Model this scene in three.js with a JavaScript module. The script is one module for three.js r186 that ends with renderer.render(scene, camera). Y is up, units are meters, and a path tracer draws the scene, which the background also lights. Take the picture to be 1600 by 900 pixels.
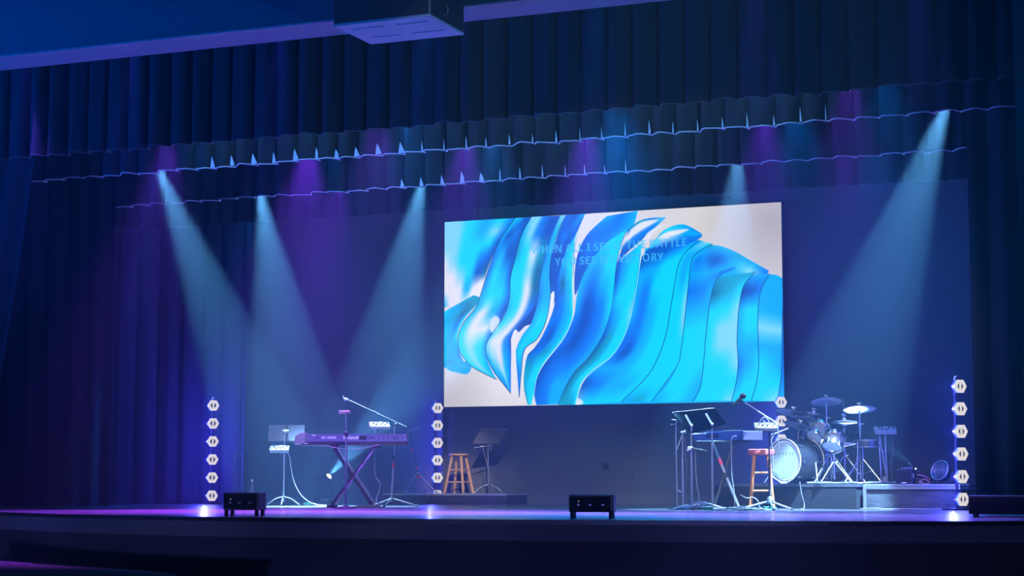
import * as THREE from 'three';
import { RoundedBoxGeometry } from 'three/addons/geometries/RoundedBoxGeometry.js';
import { mergeGeometries } from 'three/addons/utils/BufferGeometryUtils.js';

// ---------------------------------------------------------------- camera, haze, exposure
const scene = new THREE.Scene();
scene.background = new THREE.Color(0x000000);
const FOCAL = 2869, PITCH = Math.atan(302 / FOCAL), YAW = THREE.MathUtils.degToRad(22.7);
const camera = new THREE.PerspectiveCamera(2 * THREE.MathUtils.radToDeg(Math.atan(450 / FOCAL)), 16 / 9, 0.1, 80);
camera.position.set(5, 0.3, 13.5);
camera.lookAt(5 - Math.sin(YAW) * Math.cos(PITCH), 0.3 + Math.sin(PITCH), 13.5 - Math.cos(YAW) * Math.cos(PITCH));
const renderer = new THREE.WebGLRenderer({ antialias: true });
renderer.toneMapping = THREE.LinearToneMapping;
renderer.toneMappingExposure = 1.0;
renderer.shadowMap.enabled = true;
scene.fog = new THREE.FogExp2(new THREE.Color(0.40, 0.80, 1), 0.0088);      // stage haze

// ---------------------------------------------------------------- lights of the place
function spot(x, y, z, tx, ty, tz, color, intensity, halfAngle, penumbra, size = 1) {
  const s = new THREE.SpotLight(new THREE.Color(...color), intensity, 0, THREE.MathUtils.degToRad(halfAngle), penumbra, 2);
  s.position.set(x, y, z); s.target.position.set(tx, ty, tz); s.castShadow = true; s.shadow.radius = size;
  scene.add(s, s.target);
  return s;
}
const CYAN = [0.30, 0.60, 1], PURPLE = [0.42, 0.04, 1], BLUE = [0.0, 0.13, 1];
const BEAMS = [                                      // moving heads on the pipes behind the borders
  [-6.84, 3.99, -4.15, -5.95, 0, -5.9, 1350, 10.5], [-6.64, 4.0, -6.15, -5.8, 0, -6.0, 1200, 12.5],
  [-4.36, 4.0, -6.15, -5.25, 0, -6.2, 1050, 12.5], [-0.48, 4.0, -6.15, -0.6, 0, -5.6, 500, 15],
  [2.18, 4.0, -4.15, 0.3, 0, -5.9, 1150, 12],
];
for (const [x, y, z, tx, ty, tz, i, a] of BEAMS) spot(x, y, z, tx, ty, tz, CYAN, i * 1.15, a, 0.15, 2);
const WASHES = [                                     // purple and blue-green wash cans: x, y, z, purple, blue
  [-5.78, 4.02, -2.85, 170, 10], [-3.28, 4.05, -2.85, 150, 60], [1.50, 4.05, -2.85, 110, 70], [-1.05, 4.02, -2.85, 14, 160],
  [-4.80, 4.08, -4.15, 390, 30], [-2.90, 4.05, -4.15, 230, 80], [-1.53, 4.05, -4.15, 250, 110], [0.37, 4.07, -4.15, 170, 90],
  [-5.45, 4.05, -6.05, 170, 20], [0.76, 4.02, -6.05, 60, 70],
];
for (const [x, y, z, p, q] of WASHES) {
  spot(x, y, z, x + 0.1, 0, z + 0.9, PURPLE, p * 1.2, 26, 0.8, 3);
  spot(x + 0.3, y, z, x + 0.5, 0, z + 0.6, [0, 0.28, 1], q, 36, 1, 3);
}
for (const [x, i, c] of [[-6.95, 65], [-5.6, 75], [-3.9, 75], [-2.3, 80, 1], [-0.6, 75, 1], [0.9, 75], [2.3, 60]]) spot(x, 4.8, -1.9, x, 0, x < -6.5 ? -2.2 : -1.5, c ? [0.03, 0.14, 1] : [0.13, 0.05, 1], i, 15, 0.9, 2);   // down-lights just behind the header, on the stage edge
for (const x of [-7, -4.6, -2.2, 0.2, 2.2]) spot(x * 0.9, -0.72, 7.0, x, -0.12, -0.2, [0.2, 0.24, 1], x < -4 ? 85 : 55, 15, 1, 3);   // low blue lights in the house on the stage front
for (const [z, xs] of [[-2.75, [-5.4, -4.2, -3, -1.8, -0.6, 0.6]], [-4.7, [-4.3, -3.2, -2.1, -1]]]) for (const x of xs) spot(x, 4.35, z, x, 3.68, z - 0.72, [0.25, 0.7, 1], 2.2, 62, 1, 2);   // small cyan work lights over the curtain hems
spot(-6.9, 4.3, -4.3, -7.42, 1.4, -4.55, [0, 0.16, 1], 260, 9, 1, 2);        // blue skim down the edge of the left leg curtain
for (const x of [-7.6, -5.0, -1.0, 1.4]) spot(x, 4.2, -7.6, x + 0.3, 0.6, -9.5, [0, 0.3, 1], 3.5, 55, 1, 2);                               // blue wash on the back wall
for (const [x, i] of [[-5.3, 260], [-3.5, 680], [-2.0, 640], [0.4, 360]]) spot(4.5, 8.6, 11.4, x, -0.45, -9.0, [0.78, 0.93, 1], i, 4.4, 0.6, 3);   // white front light from the house
for (const [tx, ty, tz, i, h] of [[-5.1, 0.45, -8.75, 1500, 1.5], [-4.6, 0.5, -8.7, 500, 1.3], [-5.0, 0.6, -5.6, 500, 2.6], [-6.4, 0.6, -6.5, 700, 1.5], [-0.5, 0.6, -5.5, 800, 2.3], [0.25, 0.65, -6.8, 600, 2.4], [1.2, 0.3, -6.5, 600, 2.2], [-2.0, 0.05, -0.8, 120, 3]])
  spot(4.5, 8.6, 11.4, tx, ty, tz, [1, 0.92, 0.88], i, h, 0.6, 2);   // narrow warm specials from the house on stools, stands and drums
spot(-9, 6, 8, -4.9, 0.85, -5.4, [0.2, 0.03, 1], 800, 3.2, 0.8, 2);                          // purple front light on the left keyboard
spot(-11.5, 0.2, 5.0, -5.5, 5.0, -1.0, [0, 0.12, 1], 650, 34, 1, 4);        // blue up-lights at the sides of the house
spot(6.5, 0.2, 4.0, -1.2, 4.6, 0, [0, 0.28, 1], 200, 30, 1, 4);

// ---------------------------------------------------------------- helpers
let seed = 20240611;
const rnd = () => { seed = (seed * 1664525 + 1013904223) >>> 0; return seed / 4294967296; };
const vary = (a, b) => a + (b - a) * rnd();
const V = (x, y, z) => new THREE.Vector3(x, y, z);
const taken = new Map();
function numbered(name, parent) {
  const key = parent.uuid + name, n = taken.get(key) ?? 0;
  taken.set(key, n + 1);
  return n ? `${name}_${String(n).padStart(3, '0')}` : name;
}
function tag(o, label, category, group, kind) {
  if (label) o.userData.label = label;
  if (category) o.userData.category = category;
  if (group) o.userData.group = group;
  if (kind) o.userData.kind = kind;
  return o;
}
function thing(name, label, category, [x, y, z] = [0, 0, 0], turn = 0, group) {
  const o = new THREE.Group(); o.name = numbered(name, scene); scene.add(o);
  o.position.set(x, y, z); o.rotation.y = turn;
  return tag(o, label, category, group);
}
function join(list) {
  list = [].concat(list);
  if (list.length === 1) return list[0];
  const flat = list.map((g) => { const h = g.index ? g.toNonIndexed() : g.clone(); for (const k of Object.keys(h.attributes)) if (!['position', 'normal', 'uv'].includes(k)) h.deleteAttribute(k); return h; });
  return mergeGeometries(flat);
}
function part(name, geoms, material, parent = scene) {
  const m = new THREE.Mesh(join(geoms), material);
  m.name = numbered(name, parent); m.castShadow = m.receiveShadow = true; parent.add(m);
  return m;
}
const struct = (name, geoms, material, parent = scene) => { const m = part(name, geoms, material, parent); m.userData.kind = 'structure'; return m; };
function copyOf(root, [x, y, z], turn, label, group) {
  const r = root.clone(); r.name = numbered(root.name.replace(/_\d{3}$/, ''), scene); scene.add(r);
  r.position.set(x, y, z); r.rotation.y = turn; r.userData = { ...root.userData, label };
  if (group) r.userData.group = group;
  return r;
}
const box = (w, h, d, x = 0, y = 0, z = 0) => new THREE.BoxGeometry(w, h, d).translate(x, y, z);
const rbox = (w, h, d, x = 0, y = 0, z = 0, r = 0.01) => new RoundedBoxGeometry(w, h, d, 2, Math.min(r, w * 0.49, h * 0.49, d * 0.49)).translate(x, y, z);
const cyl = (r, h, x = 0, y = 0, z = 0, n = 20, r2 = r) => new THREE.CylinderGeometry(r2, r, h, n).translate(x, y, z);
const ball = (r, x = 0, y = 0, z = 0) => new THREE.SphereGeometry(r, 14, 10).translate(x, y, z);
const UP = V(0, 1, 0);
function rod(a, b, r = 0.008, r2 = r, n = 12) {
  a = V(...a); b = V(...b);
  const d = b.clone().sub(a), g = new THREE.CylinderGeometry(r2, r, d.length(), n);
  return g.applyQuaternion(new THREE.Quaternion().setFromUnitVectors(UP, d.normalize())).translate((a.x + b.x) / 2, (a.y + b.y) / 2, (a.z + b.z) / 2);
}
function bar(a, b, w, t) {                                           // flat bar between two points
  a = V(...a); b = V(...b);
  const d = b.clone().sub(a), g = new RoundedBoxGeometry(w, d.length(), t, 1, Math.min(w, t) * 0.2);
  return g.applyQuaternion(new THREE.Quaternion().setFromUnitVectors(UP, d.normalize())).translate((a.x + b.x) / 2, (a.y + b.y) / 2, (a.z + b.z) / 2);
}
const tube = (pts, r = 0.005, n = 40) => new THREE.TubeGeometry(new THREE.CatmullRomCurve3(pts.map((p) => V(...p)), false, 'centripetal'), n, r, 6);
const lathe = (profile, n = 32) => new THREE.LatheGeometry(profile.map(([r, y]) => new THREE.Vector2(r, y)), n);
function aim(g, from, dir) {                                         // turn a shape whose axis is +y along dir and move it
  return g.applyQuaternion(new THREE.Quaternion().setFromUnitVectors(UP, V(...dir).normalize())).translate(...from);
}
const mat = (color, roughness = 0.6, metalness = 0, more = {}) => new THREE.MeshPhysicalMaterial({ color: Array.isArray(color) ? new THREE.Color(...color) : color, roughness, metalness, ...more });

// fine surface grain, shared by several materials
function grain(n, scale, contrast) {
  const data = new Uint8Array(n * n * 4), low = new Float32Array(n * n);
  for (let i = 0; i < n * n; i++) low[i] = rnd();
  for (let y = 0; y < n; y++) for (let x = 0; x < n; x++) {
    let v = 0, a = 0.5;
    for (const s of scale) { const X = Math.floor(x / s), Y = Math.floor(y / s), m = Math.floor(n / s), fx = x / s - X, fy = y / s - Y, P = (i, j) => low[((j % m) * m + (i % m)) % (n * n)];
      v += a * ((P(X, Y) * (1 - fx) + P(X + 1, Y) * fx) * (1 - fy) + (P(X, Y + 1) * (1 - fx) + P(X + 1, Y + 1) * fx) * fy); a *= 0.6; }
    const c = 255 * Math.min(1, Math.max(0, 0.5 + (v - 0.55) * contrast)), o = (y * n + x) * 4;
    data[o] = data[o + 1] = data[o + 2] = c; data[o + 3] = 255;
  }
  const t = new THREE.DataTexture(data, n, n); t.wrapS = t.wrapT = THREE.RepeatWrapping; t.magFilter = THREE.LinearFilter; t.minFilter = THREE.LinearMipmapLinearFilter; t.generateMipmaps = true; t.needsUpdate = true;
  return t;
}
const rep = (t, u, v) => { const c = t.clone(); c.repeat.set(u, v); c.needsUpdate = true; return c; };
const NOISE = grain(512, [2, 8, 32, 128], 1.6);

const M = {
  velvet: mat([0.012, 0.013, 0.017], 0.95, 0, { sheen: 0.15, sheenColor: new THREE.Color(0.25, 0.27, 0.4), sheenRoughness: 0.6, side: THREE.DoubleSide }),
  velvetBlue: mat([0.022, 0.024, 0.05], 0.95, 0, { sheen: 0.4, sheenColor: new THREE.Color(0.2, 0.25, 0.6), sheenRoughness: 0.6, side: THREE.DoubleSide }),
  thread: mat([0.12, 0.13, 0.16], 0.8),
  lining: mat([0.75, 0.8, 0.85], 0.9, 0, { side: THREE.DoubleSide, transmission: 0.4 }),
  apronFloor: mat([0.24, 0.24, 0.26], 0.5, 0, { roughnessMap: rep(NOISE, 8, 8), clearcoat: 0.3, clearcoatRoughness: 0.2 }),
  stageFloor: mat([0.095, 0.095, 0.105], 0.5, 0, { roughnessMap: rep(NOISE, 8, 8), clearcoat: 0.3, clearcoatRoughness: 0.25 }),
  wall: mat([0.09, 0.092, 0.098], 0.9, 0, { bumpMap: rep(NOISE, 6, 3), bumpScale: 0.002 }),
  baseboard: mat([0.10, 0.10, 0.105], 0.7),
  blackWall: mat([0.02, 0.02, 0.025], 0.9),
  housePaint: mat([0.08, 0.08, 0.09], 0.85, 0, { bumpMap: rep(NOISE, 4, 4), bumpScale: 0.002 }),
  soffit: mat([0.2, 0.2, 0.21], 0.8),
  fascia: mat([0.09, 0.09, 0.1], 0.8, 0, { bumpMap: rep(NOISE, 10, 2), bumpScale: 0.002 }),
  carpet: mat([0.03, 0.03, 0.035], 1, 0, { bumpMap: rep(NOISE, 12, 12), bumpScale: 0.004 }),
  black: mat([0.015, 0.015, 0.017], 0.45),
  blackMatte: mat([0.02, 0.02, 0.022], 0.8),
  blackMetal: mat([0.03, 0.03, 0.033], 0.4, 0.6),
  grille: mat([0.012, 0.012, 0.013], 0.75, 0.2, { bumpMap: rep(NOISE, 3, 2), bumpScale: 0.003 }),
  chrome: mat([0.5, 0.51, 0.53], 0.25, 1),
  steel: mat([0.26, 0.27, 0.29], 0.42, 0.85),
  rubber: mat([0.012, 0.012, 0.012], 0.85),
  cableGrey: mat([0.2, 0.2, 0.22], 0.5),
  cableBlack: mat([0.05, 0.05, 0.06], 0.45),
  red: mat([0.6, 0.02, 0.06], 0.5),
  green: mat([0.02, 0.16, 0.09], 0.5),
  white: mat([0.55, 0.55, 0.53], 0.5),
};

// ---------------------------------------------------------------- structure
const FRONT = [[-9.6, -2.6], [-8.2, -1.95], [-6.65, -1.314], [-5.1, -0.5], [-3.6, -0.05], [-2.4, 0.08], [-1.2, 0.06], [0.4, -0.08], [1.85, -0.35], [3.16, -0.98], [4.2, -1.5], [5.4, -2.2]];
const frontCurve = new THREE.CatmullRomCurve3(FRONT.map(([x, z]) => V(x, 0, z))).getPoints(80);
{
  const s = new THREE.Shape();                                     // plan of the stage, y of the shape = -z
  s.moveTo(-14, 3.4); s.lineTo(-14, 2.6); for (const p of frontCurve) s.lineTo(p.x, -p.z); s.lineTo(9, 2.2); s.lineTo(9, 3.4); s.closePath();
  const g = new THREE.ExtrudeGeometry(s, { depth: 0.08, bevelEnabled: false }).rotateX(-Math.PI / 2).translate(0, -0.08, 0);
  struct('floor_apron', g, M.apronFloor);
  struct('floor', box(23, 0.08, 6.8, -2.5, -0.04, -6.8), M.stageFloor);
  const edge = (dy0, dy1, out) => {                                // a lip that follows the curved stage edge
    const pos = [], uv = [], idx = [];
    frontCurve.forEach((p, i) => { const q = frontCurve[Math.min(i + 1, 80)], o = frontCurve[Math.max(i - 1, 0)], t = q.clone().sub(o).normalize(), nx = -t.z * out, nz = t.x * out;
      for (const [y, k] of [[dy0, 1], [dy1, 1], [dy1, -1], [dy0, -1]]) { pos.push(p.x + nx * k, y, p.z + nz * k); uv.push(p.x, y); } });
    for (let i = 0; i < 80; i++) for (let k = 0; k < 4; k++) { const a = i * 4 + k, b = i * 4 + (k + 1) % 4; idx.push(a, b, a + 4, b, b + 4, a + 4); }
    const e = new THREE.BufferGeometry(); e.setAttribute('position', new THREE.Float32BufferAttribute(pos, 3)); e.setAttribute('uv', new THREE.Float32BufferAttribute(uv, 2)); e.setIndex(idx);
    const f = e.toNonIndexed(); f.computeVertexNormals(); return f;
  };
  struct('trim_1', edge(-0.035, -0.002, 0.03), M.black);            // dark nosing
  struct('trim_2', edge(-0.165, -0.035, 0.015), M.fascia);          // fascia board under it
  const s2 = new THREE.Shape();
  s2.moveTo(-14, 10.2); s2.lineTo(-14, 3.0); for (const p of frontCurve) s2.lineTo(p.x, -p.z + 0.25); s2.lineTo(9, 2.6); s2.lineTo(9, 10.2); s2.closePath();
  struct('wall_apron', new THREE.ExtrudeGeometry(s2, { depth: 0.98, bevelEnabled: false }).rotateX(-Math.PI / 2).translate(0, -1.08, 0), M.blackWall);
}
struct('floor_001', box(25, 0.1, 32, -2.5, -1.13, 6), M.carpet);
struct('wall_back', box(24, 8.2, 0.2, -2.5, 4.0, -9.6), M.wall);
struct('baseboard_back', box(13.6, 0.125, 0.02, -2.7, 0.0625, -9.49), M.baseboard);
struct('wall_left', box(0.2, 11.2, 34, -14.1, 4.4, 6), M.blackWall);
struct('wall_right', box(0.2, 11.2, 34, 9.1, 4.4, 6), M.blackWall);
struct('wall_rear', box(23.4, 11.2, 0.2, -2.5, 4.4, 22), M.blackWall);
struct('ceiling', box(23.4, 0.2, 8.6, -2.5, 8.0, -5.6), M.blackWall);
struct('ceiling_001', box(23.4, 0.2, 24, -2.5, 10.1, 10.4), M.blackWall);
const header = struct('wall_header', box(23, 5.6, 0.48, -2.5, 4.52 + 2.8, -1.35), M.housePaint);
struct('trim_3', box(23, 0.02, 0.5, -2.5, 4.515, -1.35), M.soffit);
struct('wall_proscenium_right', box(5.8, 5.6, 0.5, 3.17 + 2.9, 1.72, -1.35), M.housePaint);
struct('wall_proscenium_left', box(5, 5.6, 0.5, -11.6, 1.72, -1.35), M.housePaint);

// ---------------------------------------------------------------- curtains
// a pleated sheet: broad rounded faces, sharp creases behind them, a hem that wanders a little
function pleats({ x0, x1, top, bottom, pitch, depth, rows = 10, sharp = 0.15, sway = 0.012 }) {
  const n = Math.round((x1 - x0) / pitch), per = 14, cols = n * per + 1, amp = [], shift = [], drop = [];
  for (let i = 0; i <= n + 1; i++) { amp.push(vary(0.7, 1.15)); shift.push(vary(-0.1, 0.1) * pitch); drop.push(vary(-sway, sway)); }
  const pos = [], uv = [], idx = [], lerp = THREE.MathUtils.lerp, path = [];
  for (let j = 0; j <= rows; j++) for (let i = 0; i < cols; i++) {
    const t = i / per, k = Math.floor(t), f = t - k, a = lerp(amp[k], amp[k + 1], f), v = j / rows;
    const x = x0 + pitch * (t + sharp * Math.sin(2 * Math.PI * f)) + lerp(shift[k], shift[k + 1], f) * (0.4 + 0.6 * v);
    const z = depth * 0.5 * a * (Math.cos(2 * Math.PI * f) + 0.25 * Math.sin(4 * Math.PI * f + k)) * (0.75 + 0.25 * v);
    const y = lerp(top, bottom + lerp(drop[k], drop[k + 1], f), v);
    pos.push(x, y, z); uv.push(x, y);
    if (j === rows) path.push([x, y, z, f]);
  }
  for (let j = 0; j < rows; j++) for (let i = 0; i < cols - 1; i++) { const a = j * cols + i; idx.push(a, a + cols, a + 1, a + 1, a + cols, a + cols + 1); }
  const g = new THREE.BufferGeometry();
  g.setAttribute('position', new THREE.Float32BufferAttribute(pos, 3)); g.setAttribute('uv', new THREE.Float32BufferAttribute(uv, 2)); g.setIndex(idx); g.computeVertexNormals();
  return { geometry: g, path };
}
function hemTube(path, r) {
  const pts = path.map(([x, y, z]) => V(x, y, z));
  return new THREE.TubeGeometry(new THREE.CatmullRomCurve3(pts), path.length * 2, r, 5);
}
function border(label, z, x0, x1, bottom, pitch, depth, fins) {
  const t = thing('border_curtain', label, 'curtain', [0, 0, z]);
  const { geometry, path } = pleats({ x0, x1, top: 5.6, bottom, pitch, depth });
  part('pleated_cloth', geometry, M.velvet, t);
  part('hem', hemTube(path, fins ? 0.007 : 0.003), fins ? M.lining : M.thread, t);
  if (fins) {                                                       // turned-up corners of pale lining at the creases
    const list = [];
    path.forEach(([x, y, zz, f], i) => {
      if (Math.abs(f - 0.5) > 0.001 || x < fins[0] || x > fins[1]) return;
      const h = vary(0.09, 0.15), w = vary(0.035, 0.06) * (x < fins[2] ? 1 : 0.3), s = new THREE.Shape();
      s.moveTo(-w * 0.4, 0); s.quadraticCurveTo(-w * 0.3, h * 0.6, -w * 0.1, h); s.quadraticCurveTo(w * 0.5, h * 0.45, w * 0.9, 0); s.closePath();
      list.push(new THREE.ExtrudeGeometry(s, { depth: 0.006, bevelEnabled: false }).translate(x, y, zz + depth * 0.62));
    });
    part('lining', list, M.lining, t);
  }
  return t;
}
border('nearest and deepest black pleated border curtain, hanging straight behind the blue header', -2.2, -12, 6.6, 3.70, 0.25, 0.15);
border('second black pleated border curtain, with a pale frayed hem, below the deep front border', -3.5, -12, 6.6, 3.70, 0.25, 0.14, [-5.8, 1.2, -3.2]);
border('third black pleated border curtain, its pale hem just above the left half of the screen', -5.4, -9.4, 6.4, 3.68, 0.25, 0.14, [-4.5, -1.5, -3.2]);
border('rearmost dark border curtain, lowest thin hem line directly over the video screen', -7.2, -10, 4.4, 3.67, 0.25, 0.12);
function leg(label, z, x0, x1, pitch, depth, m) {
  const t = thing('leg_curtain', label, 'curtain', [0, 0, z]);
  const { geometry, path } = pleats({ x0, x1, top: 5.6, bottom: 0.012, pitch, depth, rows: 8, sway: 0.004 });
  part('pleated_cloth', geometry, m, t); part('hem', hemTube(path, 0.004), m, t);
  return t;
}
leg('black floor-length leg curtain at the far left of the stage, its right edge lit blue', -4.6, -13.6, -7.46, 0.3, 0.16, M.velvet);
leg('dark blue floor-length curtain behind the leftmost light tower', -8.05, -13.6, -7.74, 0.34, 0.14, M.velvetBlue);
leg('black floor-length leg curtain at the far right, beside the rightmost light tower', -4.6, 2.27, 7.6, 0.3, 0.16, M.velvet);
{
  const t = thing('house_curtain', 'dark house curtain drawn aside at the upper left edge of the opening', 'curtain', [0, 0, -2.75]);
  const pos = [], uv = [], idx = [], R = 40, C = 60;
  for (let j = 0; j <= R; j++) for (let i = 0; i <= C; i++) {
    const v = j / R, u = i / C, edge = -7.3 - 0.75 * Math.pow(v, 1.5), x = THREE.MathUtils.lerp(-12, edge, u), y = THREE.MathUtils.lerp(5.6, 0.012, v);
    pos.push(x, y, 0.07 * Math.sin(u * 2 * Math.PI * 14 + v)); uv.push(x, y);
  }
  for (let j = 0; j < R; j++) for (let i = 0; i < C; i++) { const a = j * (C + 1) + i; idx.push(a, a + C + 1, a + 1, a + 1, a + C + 1, a + C + 2); }
  const g = new THREE.BufferGeometry(); g.setAttribute('position', new THREE.Float32BufferAttribute(pos, 3)); g.setAttribute('uv', new THREE.Float32BufferAttribute(uv, 2)); g.setIndex(idx); g.computeVertexNormals();
  part('cloth', g, M.velvet, t);
}
// ---------------------------------------------------------------- LED screen
const SW = 4.74, SH = 2.545, CW = 1600, CH = 860;
function screenPicture() {
  const c = document.createElement('canvas'); c.width = CW; c.height = CH;
  const g = c.getContext('2d');
  // design coordinates: a drawing board 1402 x 840 seen slightly from the right, straightened here
  const at = ([x, y]) => {
    const t = (x - 32) / 1402, u = t / ((1 - t) / 1.098 + t), top = 118 - 81 * t, bot = 876 - 10 * t;
    return [u * CW, ((y - top) / (bot - top)) * CH];
  };
  const PAL = { C: [0, 205, 250], S: [0, 165, 245], B: [0, 112, 222], D: [0, 74, 180], N: [0, 42, 140], W: [222, 220, 226], L: [125, 208, 240], T: [0, 150, 185], G: [0, 95, 140], X: [205, 200, 196] };
  const spline = (pts) => { const k = new THREE.SplineCurve(pts.map((p) => new THREE.Vector2(...p))); return (t) => { const p = k.getPointAt(t); return [p.x, p.y]; }; };
  const sample = (rows, u, v) => {
    const r = v * (rows.length - 1), j = Math.min(rows.length - 2, Math.floor(r)), fy = r - j;
    const one = (row) => { const q = u * (row.length - 1), i = Math.min(row.length - 2, Math.floor(q)); let f = q - i; f = f * f * (3 - 2 * f); const a = PAL[row[i]], b = PAL[row[i + 1]]; return [0, 1, 2].map((k) => a[k] + (b[k] - a[k]) * f); };
    const a = one(rows[j]), b = one(rows[Math.max(0, j + 1)]);
    return [0, 1, 2].map((k) => a[k] + (b[k] - a[k]) * fy);
  };
  function ribbon(left, right, rows, line, lineColor = 'rgba(0,32,90,0.95)', width = 3) {
    const L = spline(left), R = spline(right), NV = 110, NU = 30;
    for (let j = 0; j < NV; j++) for (let i = 0; i < NU; i++) {
      const v0 = j / NV, v1 = Math.min(1, (j + 1.25) / NV), u0 = i / NU, u1 = Math.min(1, (i + 1.25) / NU);
      const P = (u, v) => { const a = L(v), b = R(v); return at([a[0] + (b[0] - a[0]) * u, a[1] + (b[1] - a[1]) * u]); };
      const q = [P(u0, v0), P(u1, v0), P(u1, v1), P(u0, v1)], col = sample(rows, (i + 0.5) / NU, (j + 0.5) / NV);
      g.fillStyle = `rgb(${col.map(Math.round).join(',')})`;
      g.beginPath(); g.moveTo(...q[0]); for (let k = 1; k < 4; k++) g.lineTo(...q[k]); g.closePath(); g.fill();
    }
    for (const [which, color] of [[line, lineColor]]) if (which) lines.push([which === 'l' ? left : right, color, width]);
  }
  const lines = [];
  function stroke(pts, color, width) {
    const S = spline(pts); g.strokeStyle = color; g.lineWidth = width; g.lineCap = 'round'; g.beginPath();
    for (let i = 0; i <= 120; i++) { const p = at(S(i / 120)); i ? g.lineTo(...p) : g.moveTo(...p); } g.stroke();
  }
  function blob(pts, color, blur = 0) {                              // closed smooth patch
    const k = new THREE.SplineCurve([...pts, pts[0]].map((p) => new THREE.Vector2(...p)));
    g.save(); if (blur) g.filter = `blur(${blur}px)`;
    g.fillStyle = color; g.beginPath(); k.getPoints(120).forEach((p, i) => { const q = at([p.x, p.y]); i ? g.lineTo(...q) : g.moveTo(...q); }); g.closePath(); g.fill(); g.restore();
  }
  g.fillStyle = '#d2cdca'; g.fillRect(0, 0, CW, CH);
  const glow = (x, y, r, color) => { const [a, b] = at([x, y]), q = g.createRadialGradient(a, b, 0, a, b, r); q.addColorStop(0, color); q.addColorStop(1, color.replace(/[\d.]+\)$/, '0)')); g.fillStyle = q; g.fillRect(a - r, b - r, 2 * r, 2 * r); };
  glow(1400, 120, 360, 'rgba(160,155,150,0.8)'); glow(330, 700, 260, 'rgba(235,232,232,0.9)'); glow(60, 860, 220, 'rgba(170,166,165,0.6)');
  // left, out of focus
  ribbon([[28, 110], [28, 250], [28, 360], [28, 470]], [[325, 100], [258, 200], [212, 300], [168, 440]], [['L', 'L', 'C', 'S', 'C', 'B'], ['L', 'L', 'C', 'S', 'L', 'B'], ['L', 'L', 'C', 'C', 'C', 'D'], ['W', 'L', 'C', 'C', 'B', 'D'], ['W', 'W', 'L', 'C', 'D', 'G'], ['W', 'W', 'W', 'S', 'W', 'W'], ['S', 'W', 'W', 'W', 'W', 'W']]);
  blob([[150, 395], [190, 350], [185, 400], [160, 440], [135, 420]], 'rgba(228,224,228,0.95)', 6);
  ribbon([[26, 490], [26, 580], [26, 650], [26, 716]], [[150, 420], [178, 440], [112, 520], [84, 600], [110, 690], [142, 712]], [['C', 'S', 'T', 'T'], ['S', 'T', 'G', 'T'], ['C', 'S', 'B', 'C'], ['C', 'S', 'S', 'C'], ['C', 'S', 'S', 'B'], ['S', 'B', 'S', 'C']]);
  blob([[28, 700], [60, 700], [130, 690], [146, 705], [128, 741], [90, 738], [50, 726]], 'rgb(0,160,232)');
  // first three narrow ribbons
  ribbon([[322, 102], [258, 195], [216, 300], [190, 385], [163, 465], [112, 530], [88, 592], [96, 650], [145, 712], [245, 766]], [[388, 97], [347, 172], [325, 260], [304, 350], [300, 430], [276, 500], [230, 585], [206, 640], [212, 700], [245, 766]],
    [['C', 'S', 'D', 'D'], ['S', 'D', 'B', 'D'], ['B', 'S', 'D', 'D'], ['B', 'C', 'S', 'D'], ['S', 'C', 'C', 'B'], ['S', 'W', 'S', 'D'], ['C', 'W', 'W', 'D'], ['C', 'L', 'C', 'B'], ['C', 'L', 'C', 'S'], ['C', 'C', 'S', 'S']], 'l');
  ribbon([[388, 97], [347, 172], [323, 262], [302, 350], [298, 430], [274, 510], [226, 580], [204, 622], [204, 665], [232, 730], [303, 823]], [[508, 92], [482, 170], [464, 250], [446, 340], [432, 420], [400, 500], [350, 560], [312, 600], [305, 680], [304, 760], [304, 823]],
    [['L', 'L', 'B', 'D', 'D'], ['S', 'L', 'B', 'D', 'D'], ['T', 'C', 'W', 'T', 'D'], ['C', 'C', 'L', 'G', 'D'], ['C', 'C', 'W', 'G', 'D'], ['S', 'C', 'W', 'B', 'N'], ['C', 'L', 'W', 'D', 'N'], ['L', 'W', 'W', 'B', 'N'], ['S', 'L', 'W', 'S', 'B'], ['S', 'S', 'L', 'S', 'B'], ['B', 'B', 'S', 'B', 'B']], 'l');
  blob([[222, 520], [240, 505], [258, 520], [250, 556], [228, 575], [216, 555]], 'rgba(215,225,238,0.9)', 3);
  blob([[304, 600], [322, 562], [345, 600], [332, 640], [328, 760], [310, 820]], 'rgb(224,221,222)');
  ribbon([[324, 640], [326, 700], [332, 770], [337, 838]], [[352, 660], [347, 720], [342, 780], [338, 838]], [['C', 'B'], ['S', 'B'], ['B', 'B']]);
  // dark hollow behind ribbons three and four
  ribbon([[500, 92], [455, 260], [430, 420], [330, 560]], [[620, 84], [560, 260], [500, 420], [440, 520]], [['D', 'B', 'D'], ['D', 'D', 'B'], ['N', 'D', 'D'], ['N', 'N', 'D']]);
  blob([[468, 415], [482, 408], [478, 470], [462, 520], [448, 545], [458, 480]], 'rgb(226,228,232)');
  blob([[345, 640], [372, 655], [352, 760], [346, 840], [338, 760]], 'rgb(226,223,224)');
  ribbon([[508, 92], [474, 170], [446, 260], [427, 350], [415, 440], [390, 530], [348, 590], [326, 650], [330, 750], [337, 838]], [[532, 90], [497, 160], [473, 250], [463, 330], [466, 420], [450, 520], [412, 600], [360, 645], [346, 740], [338, 838]],
    [['L', 'L'], ['S', 'C'], ['B', 'S', 'S'], ['S', 'S', 'S'], ['B', 'S', 'S'], ['S', 'C', 'C'], ['S', 'C', 'C'], ['S', 'C', 'S'], ['B', 'B', 'S'], ['B', 'B']], 'r');
  ribbon([[532, 90], [498, 165], [478, 250]], [[607, 85], [552, 180], [500, 320]], [['B', 'D', 'S'], ['D', 'B', 'D'], ['D', 'N', 'D']]);
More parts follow.
